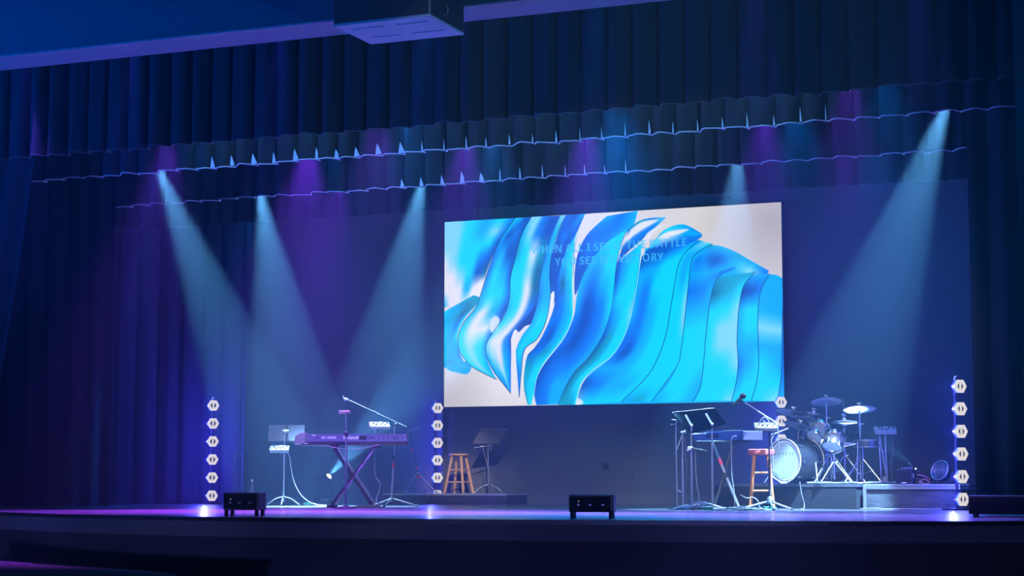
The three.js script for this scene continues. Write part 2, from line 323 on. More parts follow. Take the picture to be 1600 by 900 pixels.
  stroke([[530, 90], [500, 155], [478, 235]], 'rgba(130,225,250,0.8)', 5);
  ribbon([[607, 85], [582, 150], [532, 240], [502, 340], [490, 430], [470, 505], [432, 590], [398, 640], [372, 668], [359, 730], [357, 800], [372, 870]], [[611, 85], [577, 170], [561, 250], [557, 350], [558, 450], [555, 520], [518, 600], [440, 700], [410, 760], [400, 815], [388, 870]],
    [['D', 'C'], ['S', 'C', 'C'], ['S', 'C', 'C'], ['S', 'S', 'C', 'C'], ['B', 'G', 'S', 'C'], ['D', 'B', 'S', 'C'], ['B', 'B', 'S', 'C'], ['B', 'D', 'S', 'C'], ['D', 'B', 'T', 'C'], ['T', 'T', 'C', 'C'], ['T', 'C', 'C'], ['T', 'C', 'C']], 'r', 'rgba(190,245,250,0.95)', 2.5);
  blob([[860, 230], [1000, 200], [1100, 200], [1200, 250], [1320, 330], [1440, 370], [1442, 620], [1440, 880], [1000, 885], [620, 880], [600, 800], [760, 560], [830, 380]], 'rgb(0,168,238)');
  // the large ribbons, each over a dark hollow
  blob([[612, 86], [700, 84], [760, 80], [660, 130], [600, 200], [573, 270], [566, 200], [590, 130]], 'rgb(218,216,218)');
  ribbon([[700, 95], [620, 170], [580, 250], [566, 340], [566, 420]], [[830, 72], [806, 140], [740, 190], [660, 250], [570, 420]], [['S', 'B', 'S'], ['B', 'B', 'S'], ['D', 'B', 'B'], ['D', 'D', 'D'], ['N', 'D', 'D']]);
  stroke([[612, 84], [580, 160], [562, 260], [560, 340]], 'rgba(0,50,110,0.8)', 2);
  ribbon([[786, 148], [700, 205], [640, 275], [600, 345], [575, 425], [562, 510], [520, 602], [442, 702], [408, 765], [398, 820], [408, 872]], [[786, 148], [756, 220], [740, 295], [728, 400], [715, 490], [680, 590], [620, 680], [562, 740], [522, 810], [497, 870]],
    [['C', 'C', 'C'], ['C', 'C', 'C'], ['S', 'S', 'C', 'C'], ['S', 'B', 'S', 'C'], ['S', 'D', 'B', 'C'], ['B', 'D', 'B', 'S'], ['B', 'D', 'B', 'S'], ['D', 'B', 'B', 'S'], ['D', 'B', 'S', 'S'], ['B', 'B', 'S', 'S']], 'r', 'rgba(0,50,100,0.8)', 2.5);
  ribbon([[790, 150], [830, 118], [880, 103], [946, 100]], [[744, 285], [800, 232], [850, 190], [946, 102]], [['D', 'W', 'D', 'D'], ['T', 'W', 'B', 'D'], ['B', 'W', 'B', 'B'], ['S', 'S', 'S', 'S']]);
  blob([[800, 150], [850, 118], [910, 112], [870, 135], [810, 175], [784, 200]], 'rgba(222,222,226,0.95)', 2);
  blob([[845, 205], [870, 165], [920, 135], [950, 130], [900, 160], [870, 200]], 'rgb(222,220,222)', 2);
  ribbon([[744, 285], [735, 325], [728, 400], [715, 490], [680, 590], [620, 682], [562, 742], [522, 812], [497, 872]], [[846, 208], [836, 300], [820, 400], [800, 500], [770, 592], [720, 672], [640, 735], [592, 785], [568, 872]],
    [['D', 'S', 'C'], ['D', 'S', 'C', 'C'], ['S', 'C', 'C', 'C'], ['B', 'S', 'C', 'L'], ['D', 'T', 'C', 'C'], ['G', 'T', 'C', 'C'], ['G', 'T', 'C', 'L'], ['G', 'T', 'C', 'C'], ['T', 'T', 'T', 'C']], 'r', 'rgba(170,240,250,0.9)', 3);
  stroke([[846, 208], [832, 300], [818, 400], [798, 500]], 'rgba(0,60,110,0.7)', 2);
  ribbon([[900, 195], [945, 150], [1020, 130], [1097, 168]], [[846, 265], [920, 262], [1010, 240], [1099, 180]], [['T', 'C', 'D', 'D'], ['C', 'W', 'D', 'S'], ['S', 'S', 'B', 'B'], ['B', 'S', 'B', 'B']]);
  blob([[905, 192], [945, 165], [1000, 152], [1045, 150], [1000, 170], [940, 183]], 'rgba(225,225,228,0.97)', 2);
  ribbon([[846, 262], [836, 310], [820, 400], [800, 500], [770, 592], [720, 672], [640, 735], [595, 790], [568, 872]], [[1088, 196], [1032, 242], [1000, 292], [985, 362], [965, 470], [945, 580], [910, 680], [860, 762], [755, 862]],
    [['N', 'D', 'B', 'S'], ['S', 'S', 'C', 'C'], ['S', 'B', 'C', 'C', 'C'], ['S', 'B', 'S', 'C', 'C'], ['B', 'B', 'S', 'C', 'C'], ['B', 'D', 'S', 'C', 'C'], ['S', 'S', 'S', 'C', 'C'], ['D', 'B', 'S', 'S', 'C'], ['L', 'C', 'C', 'C', 'C']], 'r');
  blob([[570, 850], [580, 845], [600, 862], [590, 872], [570, 872]], 'rgba(225,225,225,0.9)', 2);
  ribbon([[1088, 196], [1032, 242], [1000, 292], [985, 362], [965, 470], [945, 580], [910, 680], [860, 762], [755, 862]], [[1140, 212], [1072, 252], [1050, 295], [1041, 365], [1030, 455], [1018, 560], [1005, 650], [985, 722], [880, 862]],
    [['S', 'L', 'C'], ['C', 'S', 'S'], ['C', 'S', 'C'], ['C', 'C', 'L'], ['C', 'C', 'L'], ['C', 'C', 'C'], ['C', 'C', 'C'], ['C', 'C', 'C'], ['S', 'T', 'C']], 'r', 'rgba(0,40,95,0.9)', 3);
  ribbon([[1130, 216], [1180, 222], [1240, 246], [1290, 275], [1378, 325]], [[1046, 300], [1060, 390], [1150, 372], [1250, 392], [1340, 395]], [['T', 'S', 'B', 'S'], ['S', 'D', 'S', 'B'], ['T', 'S', 'S', 'B'], ['S', 'L', 'T', 'G'], ['B', 'B', 'D', 'N']]);
  blob([[1048, 370], [1110, 350], [1180, 325], [1232, 308], [1228, 318], [1160, 345], [1050, 385]], 'rgba(0,92,205,0.9)', 2);
  ribbon([[1048, 330], [1041, 375], [1030, 455], [1018, 560], [1005, 650], [985, 722], [945, 800], [880, 862]], [[1180, 335], [1150, 372], [1130, 445], [1118, 525], [1108, 602], [1100, 692], [1085, 800], [1055, 862]],
    [['S', 'S', 'B'], ['B', 'B', 'S'], ['S', 'S', 'S'], ['C', 'C', 'C'], ['C', 'C', 'C'], ['C', 'C', 'C'], ['C', 'C', 'S'], ['S', 'C', 'S']], 'r');
  ribbon([[1165, 352], [1142, 400], [1128, 460], [1118, 525], [1108, 602], [1100, 692], [1085, 800], [1055, 862]], [[1318, 330], [1272, 385], [1256, 442], [1245, 520], [1240, 622], [1243, 702], [1235, 782], [1214, 862]],
    [['T', 'T', 'T'], ['G', 'T', 'C'], ['C', 'C', 'L'], ['C', 'L', 'L'], ['C', 'L', 'L'], ['C', 'C', 'L'], ['C', 'C', 'C'], ['C', 'C', 'L']], 'r');
  ribbon([[1300, 345], [1272, 385], [1256, 442], [1245, 520], [1240, 622], [1243, 702], [1235, 782], [1214, 862]], [[1380, 338], [1352, 385], [1336, 432], [1328, 520], [1328, 622], [1330, 702], [1320, 782], [1297, 862]],
    [['S', 'S', 'S'], ['N', 'D', 'B'], ['S', 'C', 'C'], ['S', 'C', 'C'], ['S', 'S', 'S'], ['B', 'S', 'C'], ['S', 'C', 'C'], ['C', 'C', 'C']], 'r');
  ribbon([[1380, 338], [1352, 385], [1336, 432], [1328, 520], [1328, 622], [1330, 702], [1320, 782], [1297, 862]], [[1436, 356], [1437, 400], [1436, 440], [1432, 520], [1428, 622], [1426, 702], [1420, 782], [1405, 866]],
    [['S', 'S'], ['S', 'S'], ['S', 'S'], ['L', 'L'], ['S', 'S'], ['C', 'S'], ['C', 'C'], ['C', 'L']], 'r');
  ribbon([[1436, 356], [1437, 400], [1436, 440], [1432, 520], [1428, 622], [1426, 702], [1420, 782], [1405, 866]], [[1446, 356], [1446, 440], [1446, 520], [1446, 622], [1446, 702], [1446, 782], [1446, 870]], [['S', 'S'], ['S', 'S'], ['S', 'S'], ['B', 'S'], ['B', 'S'], ['S', 'S']]);
  for (const l of lines) stroke(...l);
  g.fillStyle = 'rgba(66,182,238,0.78)'; g.textAlign = 'left'; g.textBaseline = 'alphabetic';
  const words = (s, x0, x1, y0, y1) => { const a = at([x0, y0]), b = at([x1, y1]); g.font = 'bold 44px sans-serif'; const w = g.measureText(s).width; g.save(); g.translate(a[0], (a[1] + b[1]) / 2); g.scale((b[0] - a[0]) / w, (b[0] - a[0]) / w * 0.98); g.fillText(s, 0, 0); g.restore(); };
  words('WHEN ALL I SEE IS THE BATTLE', 388, 1036, 250, 221);
  words('YOU SEE MY VICTORY', 484, 936, 302, 280);
  return c;
}
{
  const canvas = screenPicture(), tex = new THREE.CanvasTexture(canvas); tex.colorSpace = THREE.SRGBColorSpace;
  const t = thing('led_screen', 'large video wall showing flowing blue ribbons behind two faint lines of lettering', 'screen', [-3.165, 2.58, -9.28]);
  part('cabinet', box(SW + 0.02, SH + 0.02, 0.1, 0, 0, -0.055), M.black, t);
  const glow = mat([0.01, 0.01, 0.01], 0.6, 0, { emissive: new THREE.Color(1, 1, 1), emissiveMap: tex, emissiveIntensity: 1.3 });
  part('display_screen', new THREE.PlaneGeometry(SW, SH), glow, t);
  for (const k of [-1, 1]) part('edge_strip', box(0.012, SH + 0.02, 0.02, k * (SW / 2 + 0.006), 0, -0.005), M.blackMetal, t);
  for (const x of [-1.9, 0, 1.9]) part('hanging_strap', box(0.04, 2.6, 0.01, x, SH / 2 + 1.3, -0.06), M.black, t);
}
// ---------------------------------------------------------------- things on the stage
// a thing drawn facing the house seats at the right: d(x, up, z) turns drawing units (s per metre) into metres
const draw = (s) => (x, up, z = 0) => [x / s, up / s, z];
function textTexture(w, h, paint) {
  const c = document.createElement('canvas'); c.width = w; c.height = h; paint(c.getContext('2d'), w, h);
  const t = new THREE.CanvasTexture(c); t.colorSpace = THREE.SRGBColorSpace; return t;
}
const woodTex = (a, b) => textTexture(128, 512, (g, w, h) => {
  g.fillStyle = a; g.fillRect(0, 0, w, h);
  for (let i = 0; i < 70; i++) { g.strokeStyle = b; g.globalAlpha = vary(0.08, 0.4); g.lineWidth = vary(0.6, 2.5); const x = vary(0, w); g.beginPath(); g.moveTo(x, 0); g.bezierCurveTo(x + vary(-8, 8), h * 0.3, x + vary(-8, 8), h * 0.7, x + vary(-5, 5), h); g.stroke(); }
});
Object.assign(M, {
  pine: mat('#ffffff', 0.5, 0, { map: woodTex('#d9a06a', '#9a6536') }),
  oak: mat('#ffffff', 0.5, 0, { map: woodTex('#b8713c', '#6f3d1c') }),
  seatRed: mat([0.30, 0.06, 0.05], 0.6),
  desk: mat([0.10, 0.105, 0.12], 0.55, 0.2),
  riserCarpet: mat([0.022, 0.022, 0.026], 1, 0, { bumpMap: rep(NOISE, 6, 2), bumpScale: 0.004 }),
  riserEdge: mat([0.2, 0.21, 0.23], 0.45, 0.6),
  platform: mat([0.10, 0.105, 0.115], 0.85, 0, { map: rep(grain(256, [4, 16, 64], 1.2), 1, 1) }),
  platformTop: mat([0.3, 0.32, 0.34], 0.6),
  keyBody: mat([0.24, 0.24, 0.29], 0.4, 0.3),
  keyDark: mat([0.03, 0.03, 0.04], 0.5),
  cymbal: mat([0.42, 0.43, 0.48], 0.5, 0),
  cymbalEdge: mat([0.05, 0.05, 0.06], 0.6),
  head: mat([0.6, 0.62, 0.64], 0.6),
  shellDark: mat([0.016, 0.016, 0.02], 0.45, 0, { clearcoat: 0.25, clearcoatRoughness: 0.3 }),
  shellWood: mat('#ffffff', 0.4, 0, { map: woodTex('#8b8478', '#4b463e'), clearcoat: 0.4 }),
  smoke: mat([0.25, 0.4, 0.5], 0.08, 0, { transmission: 1, thickness: 0, side: THREE.DoubleSide }),
  hexLamp: mat([0.02, 0.02, 0.02], 0.6, 0, { emissive: new THREE.Color(1, 0.93, 0.86), emissiveIntensity: 0.85 }),
  hexSide: mat([0.02, 0.02, 0.02], 0.6, 0, { emissive: new THREE.Color(0.15, 0.5, 1), emissiveIntensity: 0.8 }),
  hexBack: mat([0.02, 0.01, 0.06], 0.5),
  lens: mat([0.02, 0.02, 0.02], 0.2, 0, { emissive: new THREE.Color(1, 0.95, 0.85), emissiveIntensity: 2.2 }),
});

// ---- risers and platforms
{
  const t = thing('stage_platform', 'low grey platform carrying the pale stool, left of centre', 'platform', [-5.12, 0, -8.75]);
  part('deck', rbox(1.79, 0.025, 0.7, 0, 0.1275, 0, 0.006), M.platformTop, t);
  part('skirt', box(1.77, 0.115, 0.68, 0, 0.0575, 0), M.platform, t);
}
{
  const A = [-1.145, -7.3], B = [0.77, -6.2], plan = (inset) => { const q = new THREE.Shape(); q.moveTo(A[0] + inset, -A[1] + inset); q.lineTo(B[0] - inset, -B[1] + inset); q.lineTo(B[0] - inset, 8.9 - inset); q.lineTo(A[0] + inset, 8.9 - inset); q.closePath(); return q; };
  const slab = (inset, y, h) => new THREE.ExtrudeGeometry(plan(inset), { depth: h, bevelEnabled: false }).rotateX(-Math.PI / 2).translate(0, y, 0);
  const t = thing('drum_riser', 'black carpeted riser under the white-headed bass drum', 'riser');
  part('deck', slab(0, 0.24, 0.03), M.riserEdge, t);
  part('skirt', slab(0.012, 0, 0.24), M.riserCarpet, t);
  const r = thing('drum_riser', 'grey speckled riser section to the right of the drums, under the small amplifier and fan', 'riser', [0.80, 0, -6.35]);
  part('deck', rbox(1.125, 0.03, 1.5, 0.5625, 0.255, -0.75, 0.006), M.riserEdge, r);
  part('skirt', box(1.09, 0.21, 1.44, 0.5625, 0.105, -0.75), M.platform, r);
  part('corner_post', rbox(0.035, 0.24, 0.035, 0.02, 0.12, 0.0, 0.005), M.riserEdge, r);
  part('rail', rbox(1.1, 0.028, 0.02, 0.57, 0.226, -0.01, 0.004), M.steel, r);
}

// ---- light towers
function hexShape(R) { const s = new THREE.Shape(); for (let i = 0; i < 6; i++) { const a = i * Math.PI / 3, f = i ? 'lineTo' : 'moveTo'; s[f](R * Math.cos(a), R * Math.sin(a)); } s.closePath(); return s; }
function ringGeometry() {
  const s = hexShape(0.078);
  for (const k of [-1, 1]) { const h = new THREE.Path(); h.moveTo(k * 0.011, 0.033); h.lineTo(k * 0.011, -0.033); h.lineTo(k * 0.019, -0.033); h.lineTo(k * 0.040, 0); h.lineTo(k * 0.019, 0.033); h.closePath(); s.holes.push(h); }
  return new THREE.ExtrudeGeometry(s, { depth: 0.008, bevelEnabled: false });
}
function tower(x, z, turn, glow, label) {
  const t = thing('light_tower', label, 'light tower', [x, 0, z], turn, 'towers of hexagonal stage lights');
  part('pole', rod([0, 0.012, -0.1], [0, 1.36, -0.1], 0.014), M.blackMetal, t);
  part('base_plate', rbox(0.24, 0.016, 0.24, 0, 0.008, -0.09, 0.004), M.blackMetal, t);
  part('top_clip', [rod([0, 1.355, -0.1], [0, 1.40, -0.09], 0.009), rod([0, 1.40, -0.1], [0.02, 1.40, -0.07], 0.008)], M.cableGrey, t);
  for (let i = 0; i < 6; i++) {
    const y = 0.112 + i * 0.236;
    const h = part('hexagon_light', new THREE.ExtrudeGeometry(hexShape(0.074), { depth: 0.03, bevelEnabled: false }).translate(0, 0, -0.056), M.hexBack, t); h.position.set(0, y, 0);
    part('lamp_rim', new THREE.ExtrudeGeometry((() => { const s = hexShape(0.077); s.holes.push(hexShape(0.070)); return s; })(), { depth: 0.026, bevelEnabled: false }).translate(0, 0, -0.026), M.hexSide, h);
    part('lamp_face', ringGeometry(), M.hexLamp, h);
    part('lamp_clamp', rbox(0.03, 0.03, 0.05, 0, 0, -0.075, 0.004), M.blackMetal, h);
  }
  const d = V(Math.sin(turn), 0, Math.cos(turn));
  for (let i = 0; i < 6; i++) {
    const l = new THREE.PointLight(new THREE.Color(0.06, 0.07, 1), i ? glow : glow * 0.25, 0, 2); l.position.set(x - d.x * 0.04 - d.z * 0.095, 0.112 + i * 0.236, z - d.z * 0.04 + d.x * 0.095); l.castShadow = true; l.shadow.radius = 0; scene.add(l);
  }
}
const deg = THREE.MathUtils.degToRad;
tower(-7.96, -7.3, deg(38), 2.4, 'leftmost light tower of six glowing hexagons, standing before the blue curtain');
tower(-5.6, -9.22, deg(44), 0.6, 'light tower of glowing hexagons close behind the pale wooden stool');
tower(-0.82, -9.22, deg(40), 0.6, 'light tower of glowing hexagons half hidden behind the drums');
tower(1.9, -6.1, deg(45), 2.4, 'rightmost light tower of six glowing hexagons, beside the black leg curtain');

// ---- moving heads on the floor
function movingHead(pos, turn, headTurn, label, size = 1) {
  const t = thing('moving_head_light', label, 'stage light', pos, turn);
  t.scale.setScalar(size);
  part('base', rbox(0.26, 0.085, 0.22, 0, 0.0425, 0, 0.012), M.blackMatte, t);
  part('control_panel', rbox(0.11, 0.03, 0.006, 0.02, 0.045, 0.111, 0.002), M.steel, t);
  for (const k of [-1, 1]) part('yoke_arm', rbox(0.045, 0.26, 0.1, k * 0.115, 0.235, 0, 0.02), M.blackMatte, t);
  part('yoke_bridge', rbox(0.27, 0.05, 0.12, 0, 0.112, 0, 0.015), M.blackMatte, t);
  const dir = V(...headTurn).normalize(), c = [0, 0.29, 0];
  const head = part('head', [aim(lathe([[0, -0.13], [0.06, -0.125], [0.092, -0.08], [0.095, 0.02], [0.08, 0.10], [0.062, 0.115], [0.05, 0.118]]), c, dir.toArray())], M.blackMatte, t);
  part('lens', aim(new THREE.CylinderGeometry(0.045, 0.045, 0.008, 24).translate(0, 0.118, 0), c, dir.toArray()), M.lens, head);
  t.updateMatrixWorld(true);
  const at = t.localToWorld(V(...c).addScaledVector(dir, 0.135)), to = t.localToWorld(V(...c).addScaledVector(dir, 3));
  return [at, to];
}
{
  // local z faces the right-hand seats
  const [a, b] = movingHead([-7.25, 0, -9.05], YAW, [0.75, 0.8, 0.42], 'black moving-head light on the floor behind the left keyboard, its lens lit');
  spot(a.x, a.y, a.z, b.x, b.y, b.z, CYAN, 750, 14, 0.25, 1);
  const [c, d] = movingHead([1.22, 0.27, -7.35], YAW, [-0.75, 0.62, 0.2], 'small black moving-head light low behind the amplifier at the right', 0.45);
  spot(c.x, c.y, c.z, d.x, d.y, d.z, CYAN, 110, 11, 0.3, 1);
}

// ---- black low speaker boxes
function frontSpeaker(pos, turn, w, h, d, legH, label) {
  const t = thing('floor_speaker', label, 'speaker', pos, turn);
  part('cabinet', rbox(w, h, d, 0, legH + h / 2, 0, 0.008), M.black, t);
  part('front_grille', rbox(w - 0.03, h - 0.025, 0.01, -0.006, legH + h / 2, d / 2 + 0.003, 0.004), M.grille, t);
  for (const k of [-0.28, -0.02, 0.27]) part('badge', rbox(0.022, 0.012, 0.003, k * w, legH + h * 0.42, d / 2 + 0.009, 0.001).rotateZ(0), M.steel, t);
  part('indicator_light', ball(0.004, -0.17 * w * 1.6, legH + h * 0.62, d / 2 + 0.009), mat([0.1, 0.1, 0.1], 0.5, 0, { emissive: new THREE.Color(1, 0.9, 0.8), emissiveIntensity: 0.8 }), t);
  for (const k of [-1, 1]) for (const j of [-1, 1]) part('foot', rbox(0.03, legH, 0.03, k * (w / 2 - 0.025), legH / 2, j * (d / 2 - 0.02), 0.004), M.black, t);
  return t;
}
frontSpeaker([-3.40, 0, -0.52], 0.06, 0.345, 0.152, 0.15, 0.05, 'black low speaker box on short feet at the left stage edge');
frontSpeaker([-0.22, 0, -0.68], 0.16, 0.37, 0.142, 0.12, 0.05, 'black low speaker box on short feet at the centre of the stage edge');
{
  const t = thing('floor_speaker', 'long black speaker box at the right stage edge, with cables under it', 'speaker', [2.98, 0, -2.5], 0.1);
  part('cabinet', rbox(0.9, 0.155, 0.4, 0, 0.105, 0, 0.01), M.black, t);
  part('front_grille', rbox(0.86, 0.13, 0.01, 0, 0.105, 0.203, 0.004), M.grille, t);
  for (const k of [-1, 1]) for (const j of [-1, 1]) part('foot', rbox(0.03, 0.03, 0.03, k * 0.40, 0.015, j * 0.16, 0.004), M.black, t);
  const list = []; for (let i = 0; i < 7; i++) { const p = []; for (let k = 0; k < 8; k++) p.push([vary(-0.30, 0.34), 0.008, vary(0.16, 0.27)]); list.push(tube(p, 0.005, 60)); }
  const c = part('cable_tangle', list, M.cableBlack); c.position.set(2.98, 0, -2.48);
  tag(c, 'tangle of black cables spilling from under the long black speaker box', 'cables', null, 'stuff');
}

// ---- stands
function tripodBase(t, s, legs, hub, m, r = 0.009, foot = true) {
  const d = draw(s);
  for (const [x, z, up = 1.5] of legs) {
    const l = part('leg', rod(d(0, hub), d(x, up, z), r, r * 0.85), m, t);
    if (foot) part('rubber_foot', ball(r * 1.35, ...d(x, up, z)), M.rubber, l);
  }
}
function curvedBase(t, s, w, m) {
  const d = draw(s);
  for (const [x, z] of [[-w, 0.02], [w, 0.02], [0.1, 0.22], [0.1, -0.2]]) part('leg', tube([d(0, 14), d(x * 0.45, 11, z * 0.4), d(x, 1.5, z)], 0.009, 16), m, t);
}
{ // left music stand with mixer
  const t = thing('music_stand', 'black music stand with a wide desk at the left of the left keyboard', 'music stand', [-6.43, 0, -6.5], YAW), d = draw(126.4);
  part('pole', [rod(d(0, 6), d(0, 88), 0.013), rod(d(0, 86), d(1.5, 112), 0.009)], M.steel, t);
  part('knuckle', [ball(0.022, ...d(2, 116, -0.01)), rod(d(-3, 117, 0), d(7, 117, 0), 0.008)], M.white, t);
  const desk = part('desk', new RoundedBoxGeometry(57 / 126.4, 26 / 126.4, 0.008, 2, 0.004), M.desk, t); desk.position.set(2.5 / 126.4, 113.5 / 126.4, -0.05); desk.rotation.x = -0.25;
  part('desk_rib', rbox(0.035, 0.15, 0.014, 0, 0.01, 0.008, 0.004), M.black, desk);
  part('desk_ledge', rbox(56 / 126.4, 0.006, 0.04, 0, -13 / 126.4, -0.02, 0.002), M.desk, desk);
  curvedBase(t, 126.4, 25, M.steel);
}
{ // thin stand in front of the left keyboard
  const t = thing('tablet_stand', 'slim chrome stand with a small flat holder in front of the left keyboard', 'stand', [-4.613, 0, -4.7], YAW), d = draw(141);
  part('base_disc', lathe([[0, 0.022], [0.02, 0.022], [0.024, 0.03], [0.12, 0.012], [0.125, 0.004], [0.12, 0], [0, 0]]), M.blackMetal, t);
  part('pole', [rod(d(0, 2), d(0, 116), 0.0125), rod(d(0, 114), d(-1, 148), 0.008)], M.steel, t);
  part('collar', [rod(d(0, 112), d(0, 117), 0.018), rod(d(-4, 118), d(2, 118), 0.014)], M.black, t);
  part('holder', [rbox(0.135, 0.04, 0.03, ...d(-3, 150)), rod(d(2, 149, 0.01), d(2, 152, 0.03), 0.012)], M.steel, t);
}
{ // boom stand of the left keyboard
  const t = thing('microphone_stand', 'boom stand without a microphone, reaching over the right end of the left keyboard', 'microphone stand', [-4.739, 0, -6.1], YAW), d = draw(132);
  part('pole', [rod(d(-1, 8), d(3, 78), 0.011), rod(d(3, 76), d(4, 128), 0.008)], M.steel, t);
  part('clutch', [rod(d(3, 73), d(3, 80), 0.016), ball(0.02, ...d(5, 128))], M.black, t);
  part('tape', rod(d(2, 60), d(2.3, 68), 0.0125), M.red, t);
  part('boom', rod(d(22, 124), d(-70, 167), 0.0075, 0.006), M.blackMetal, t);
  part('boom_end', [rod(d(22, 124), d(9, 130), 0.011), rod(d(-29, 149), d(-26, 147), 0.012)], M.blackMetal, t);
  part('microphone_clip', [rod(d(-70, 167), d(-76, 168), 0.016, 0.012), rod(d(-75, 164), d(-78, 173), 0.009)], M.steel, t);
  tripodBase(t, 132, [[-30, 0.1, 1.5], [39, 0.0, 1.5], [-9, 0.28, 1.5]], 13, M.blackMetal, 0.01);
}
{ // short tripod on the platform
  const t = thing('microphone_stand', 'short leaning tripod stand with red joints on the low grey platform', 'microphone stand', [-5.66, 0.14, -8.72], YAW), d = draw(117.4);
  part('pole', [rod(d(2, 26), d(-3, 50), 0.009), rod(d(-3, 48), d(-14, 98), 0.007)], M.blackMetal, t);
  part('joint', [ball(0.022, ...d(-9, 67)), rod(d(-9, 64), d(-9.5, 70), 0.014)], M.red, t);
  part('joint', [ball(0.018, ...d(-1, 39))], M.red, t);
  part('joint', [ball(0.018, ...d(2, 25)), rod(d(-2, 25), d(5, 24), 0.012)], M.red, t);
  part('boom', [rod(d(-14, 97), d(3, 102), 0.007), ball(0.014, ...d(-14, 97))], M.steel, t);
  tripodBase(t, 117.4, [[-19, 0.05, 1.2], [30, 0.06, 1.2], [11, -0.2, 1.2]], 33, M.steel, 0.008);
}
{ // music stand on the platform
  const t = thing('music_stand', 'black music stand with a tilted desk, right of the pale wooden stool', 'music stand', [-4.632, 0.14, -8.72], YAW), d = draw(119);
  part('pole', [rod(d(0, 4), d(-0.5, 60), 0.009), rod(d(-0.5, 58), d(-1, 84), 0.007)], M.steel, t);
  const s = new THREE.Shape(); [[-25, 78], [-12, 100], [30, 100], [15, 77]].forEach(([x, y], i) => s[i ? 'lineTo' : 'moveTo'](x / 119, y / 119)); s.closePath();
  part('desk', new THREE.ExtrudeGeometry(s, { depth: 0.006, bevelEnabled: true, bevelSize: 0.002, bevelThickness: 0.002, bevelSegments: 1 }).translate(0, 0, -0.04), M.black, t);
  part('desk_ledge', rod(d(-12, 100.4, -0.03), d(30, 100.4, -0.03), 0.004), M.steel, t);
  part('knuckle', ball(0.014, ...d(-1, 84)), M.chrome, t);
  part('holder', [rbox(0.05, 0.022, 0.03, ...d(-10, 73, 0.02)), rod(d(-22, 71, 0.01), d(4, 75, 0.01), 0.005), rod(d(3, 66, 0.01), d(5, 76, 0.01), 0.006)], M.steel, t);
  curvedBase(t, 119, 22, M.steel);
  const c = thing('cable', 'thin cable hanging aslant from the music stand on the low platform', 'cable', [-4.632, 0.14, -8.68], YAW);
  part('wire', tube([d(-7, 72, 0.03), d(-1, 50, 0.06), d(7, 20, 0.1), d(11, 1, 0.12)], 0.004), M.cableGrey, c);
}
{ // little stand behind the left speaker box
  const t = thing('microphone_stand', 'thin bare stand with a crooked top rising behind the left speaker box', 'microphone stand', [-7.539, 0, -7.2], YAW), d = draw(120.7);
  part('pole', tube([d(-1, 2), d(-1, 20), d(-3, 50), d(-3, 70), d(-0, 78)], 0.009, 24), M.steel, t);
  part('hook', [rod(d(-2, 76), d(8, 78), 0.007), ball(0.012, ...d(-1, 78)), ball(0.012, ...d(8, 78))], M.steel, t);
  part('clutch', [ball(0.014, ...d(-2, 20)), ball(0.012, ...d(-3, 24))], M.chrome, t);
  tripodBase(t, 120.7, [[-14, 0.05, 1], [13, 0.05, 1], [0, -0.14, 1]], 12, M.blackMetal, 0.007);
  const b = thing('bottle', 'small dark bottle standing behind the left speaker box', 'bottle', [-7.18, 0, -7.0], YAW);
  part('body', lathe([[0, 0], [0.03, 0], [0.034, 0.02], [0.034, 0.17], [0.022, 0.22], [0.013, 0.25], [0.013, 0.30], [0, 0.30]], 20), mat([0.04, 0.05, 0.1], 0.2), b);
  part('cap', cyl(0.016, 0.03, 0, 0.31, 0), M.white, b);
}

// ---- stools
function stool(pos, turn, s, seatR, seatT, topUp, legs, rungs, wood, seatMat, label) {
  const t = thing('bar_stool', label, 'stool', pos, turn), d = draw(s);
  part('seat', lathe([[0, 0], [seatR - 0.008, 0], [seatR, 0.008], [seatR, seatT - 0.008], [seatR - 0.01, seatT], [0, seatT]], 40).translate(0, topUp / s - seatT, 0), seatMat, t);
  const spread = legs, top = topUp / s - seatT, r0 = seatR * 0.72, at = (k, h) => { const f = 1 - h / top, a = Math.PI / 4 + k * Math.PI / 2 + 0.35, R = r0 + (spread - r0) * f; return [R * Math.cos(a), h, R * Math.sin(a)]; };
  for (let k = 0; k < 4; k++) part('leg', rod(at(k, 0), at(k, top), 0.017, 0.02), wood, t);
  for (const [h, odd] of rungs) for (let k = 0; k < 4; k++) if (k % 2 === odd || odd === 2) part('rung', rod(at(k, h), at((k + 1) % 4, h), 0.011), wood, t);
  return t;
}
stool([-5.07, 0.14, -8.75], YAW - 0.1, 118.5, 0.128, 0.028, 62, 0.2, [[0.15, 2], [0.31, 2]], M.pine, M.pine, 'pale unpadded wooden stool with two rings of rungs on the low grey platform');
stool([-0.123, 0, -5.62], YAW + 0.2, 147, 0.142, 0.062, 94, 0.175, [[0.2, 2], [0.39, 2]], M.oak, M.seatRed, 'wooden stool with a thick red-brown padded seat in front of the drum riser');
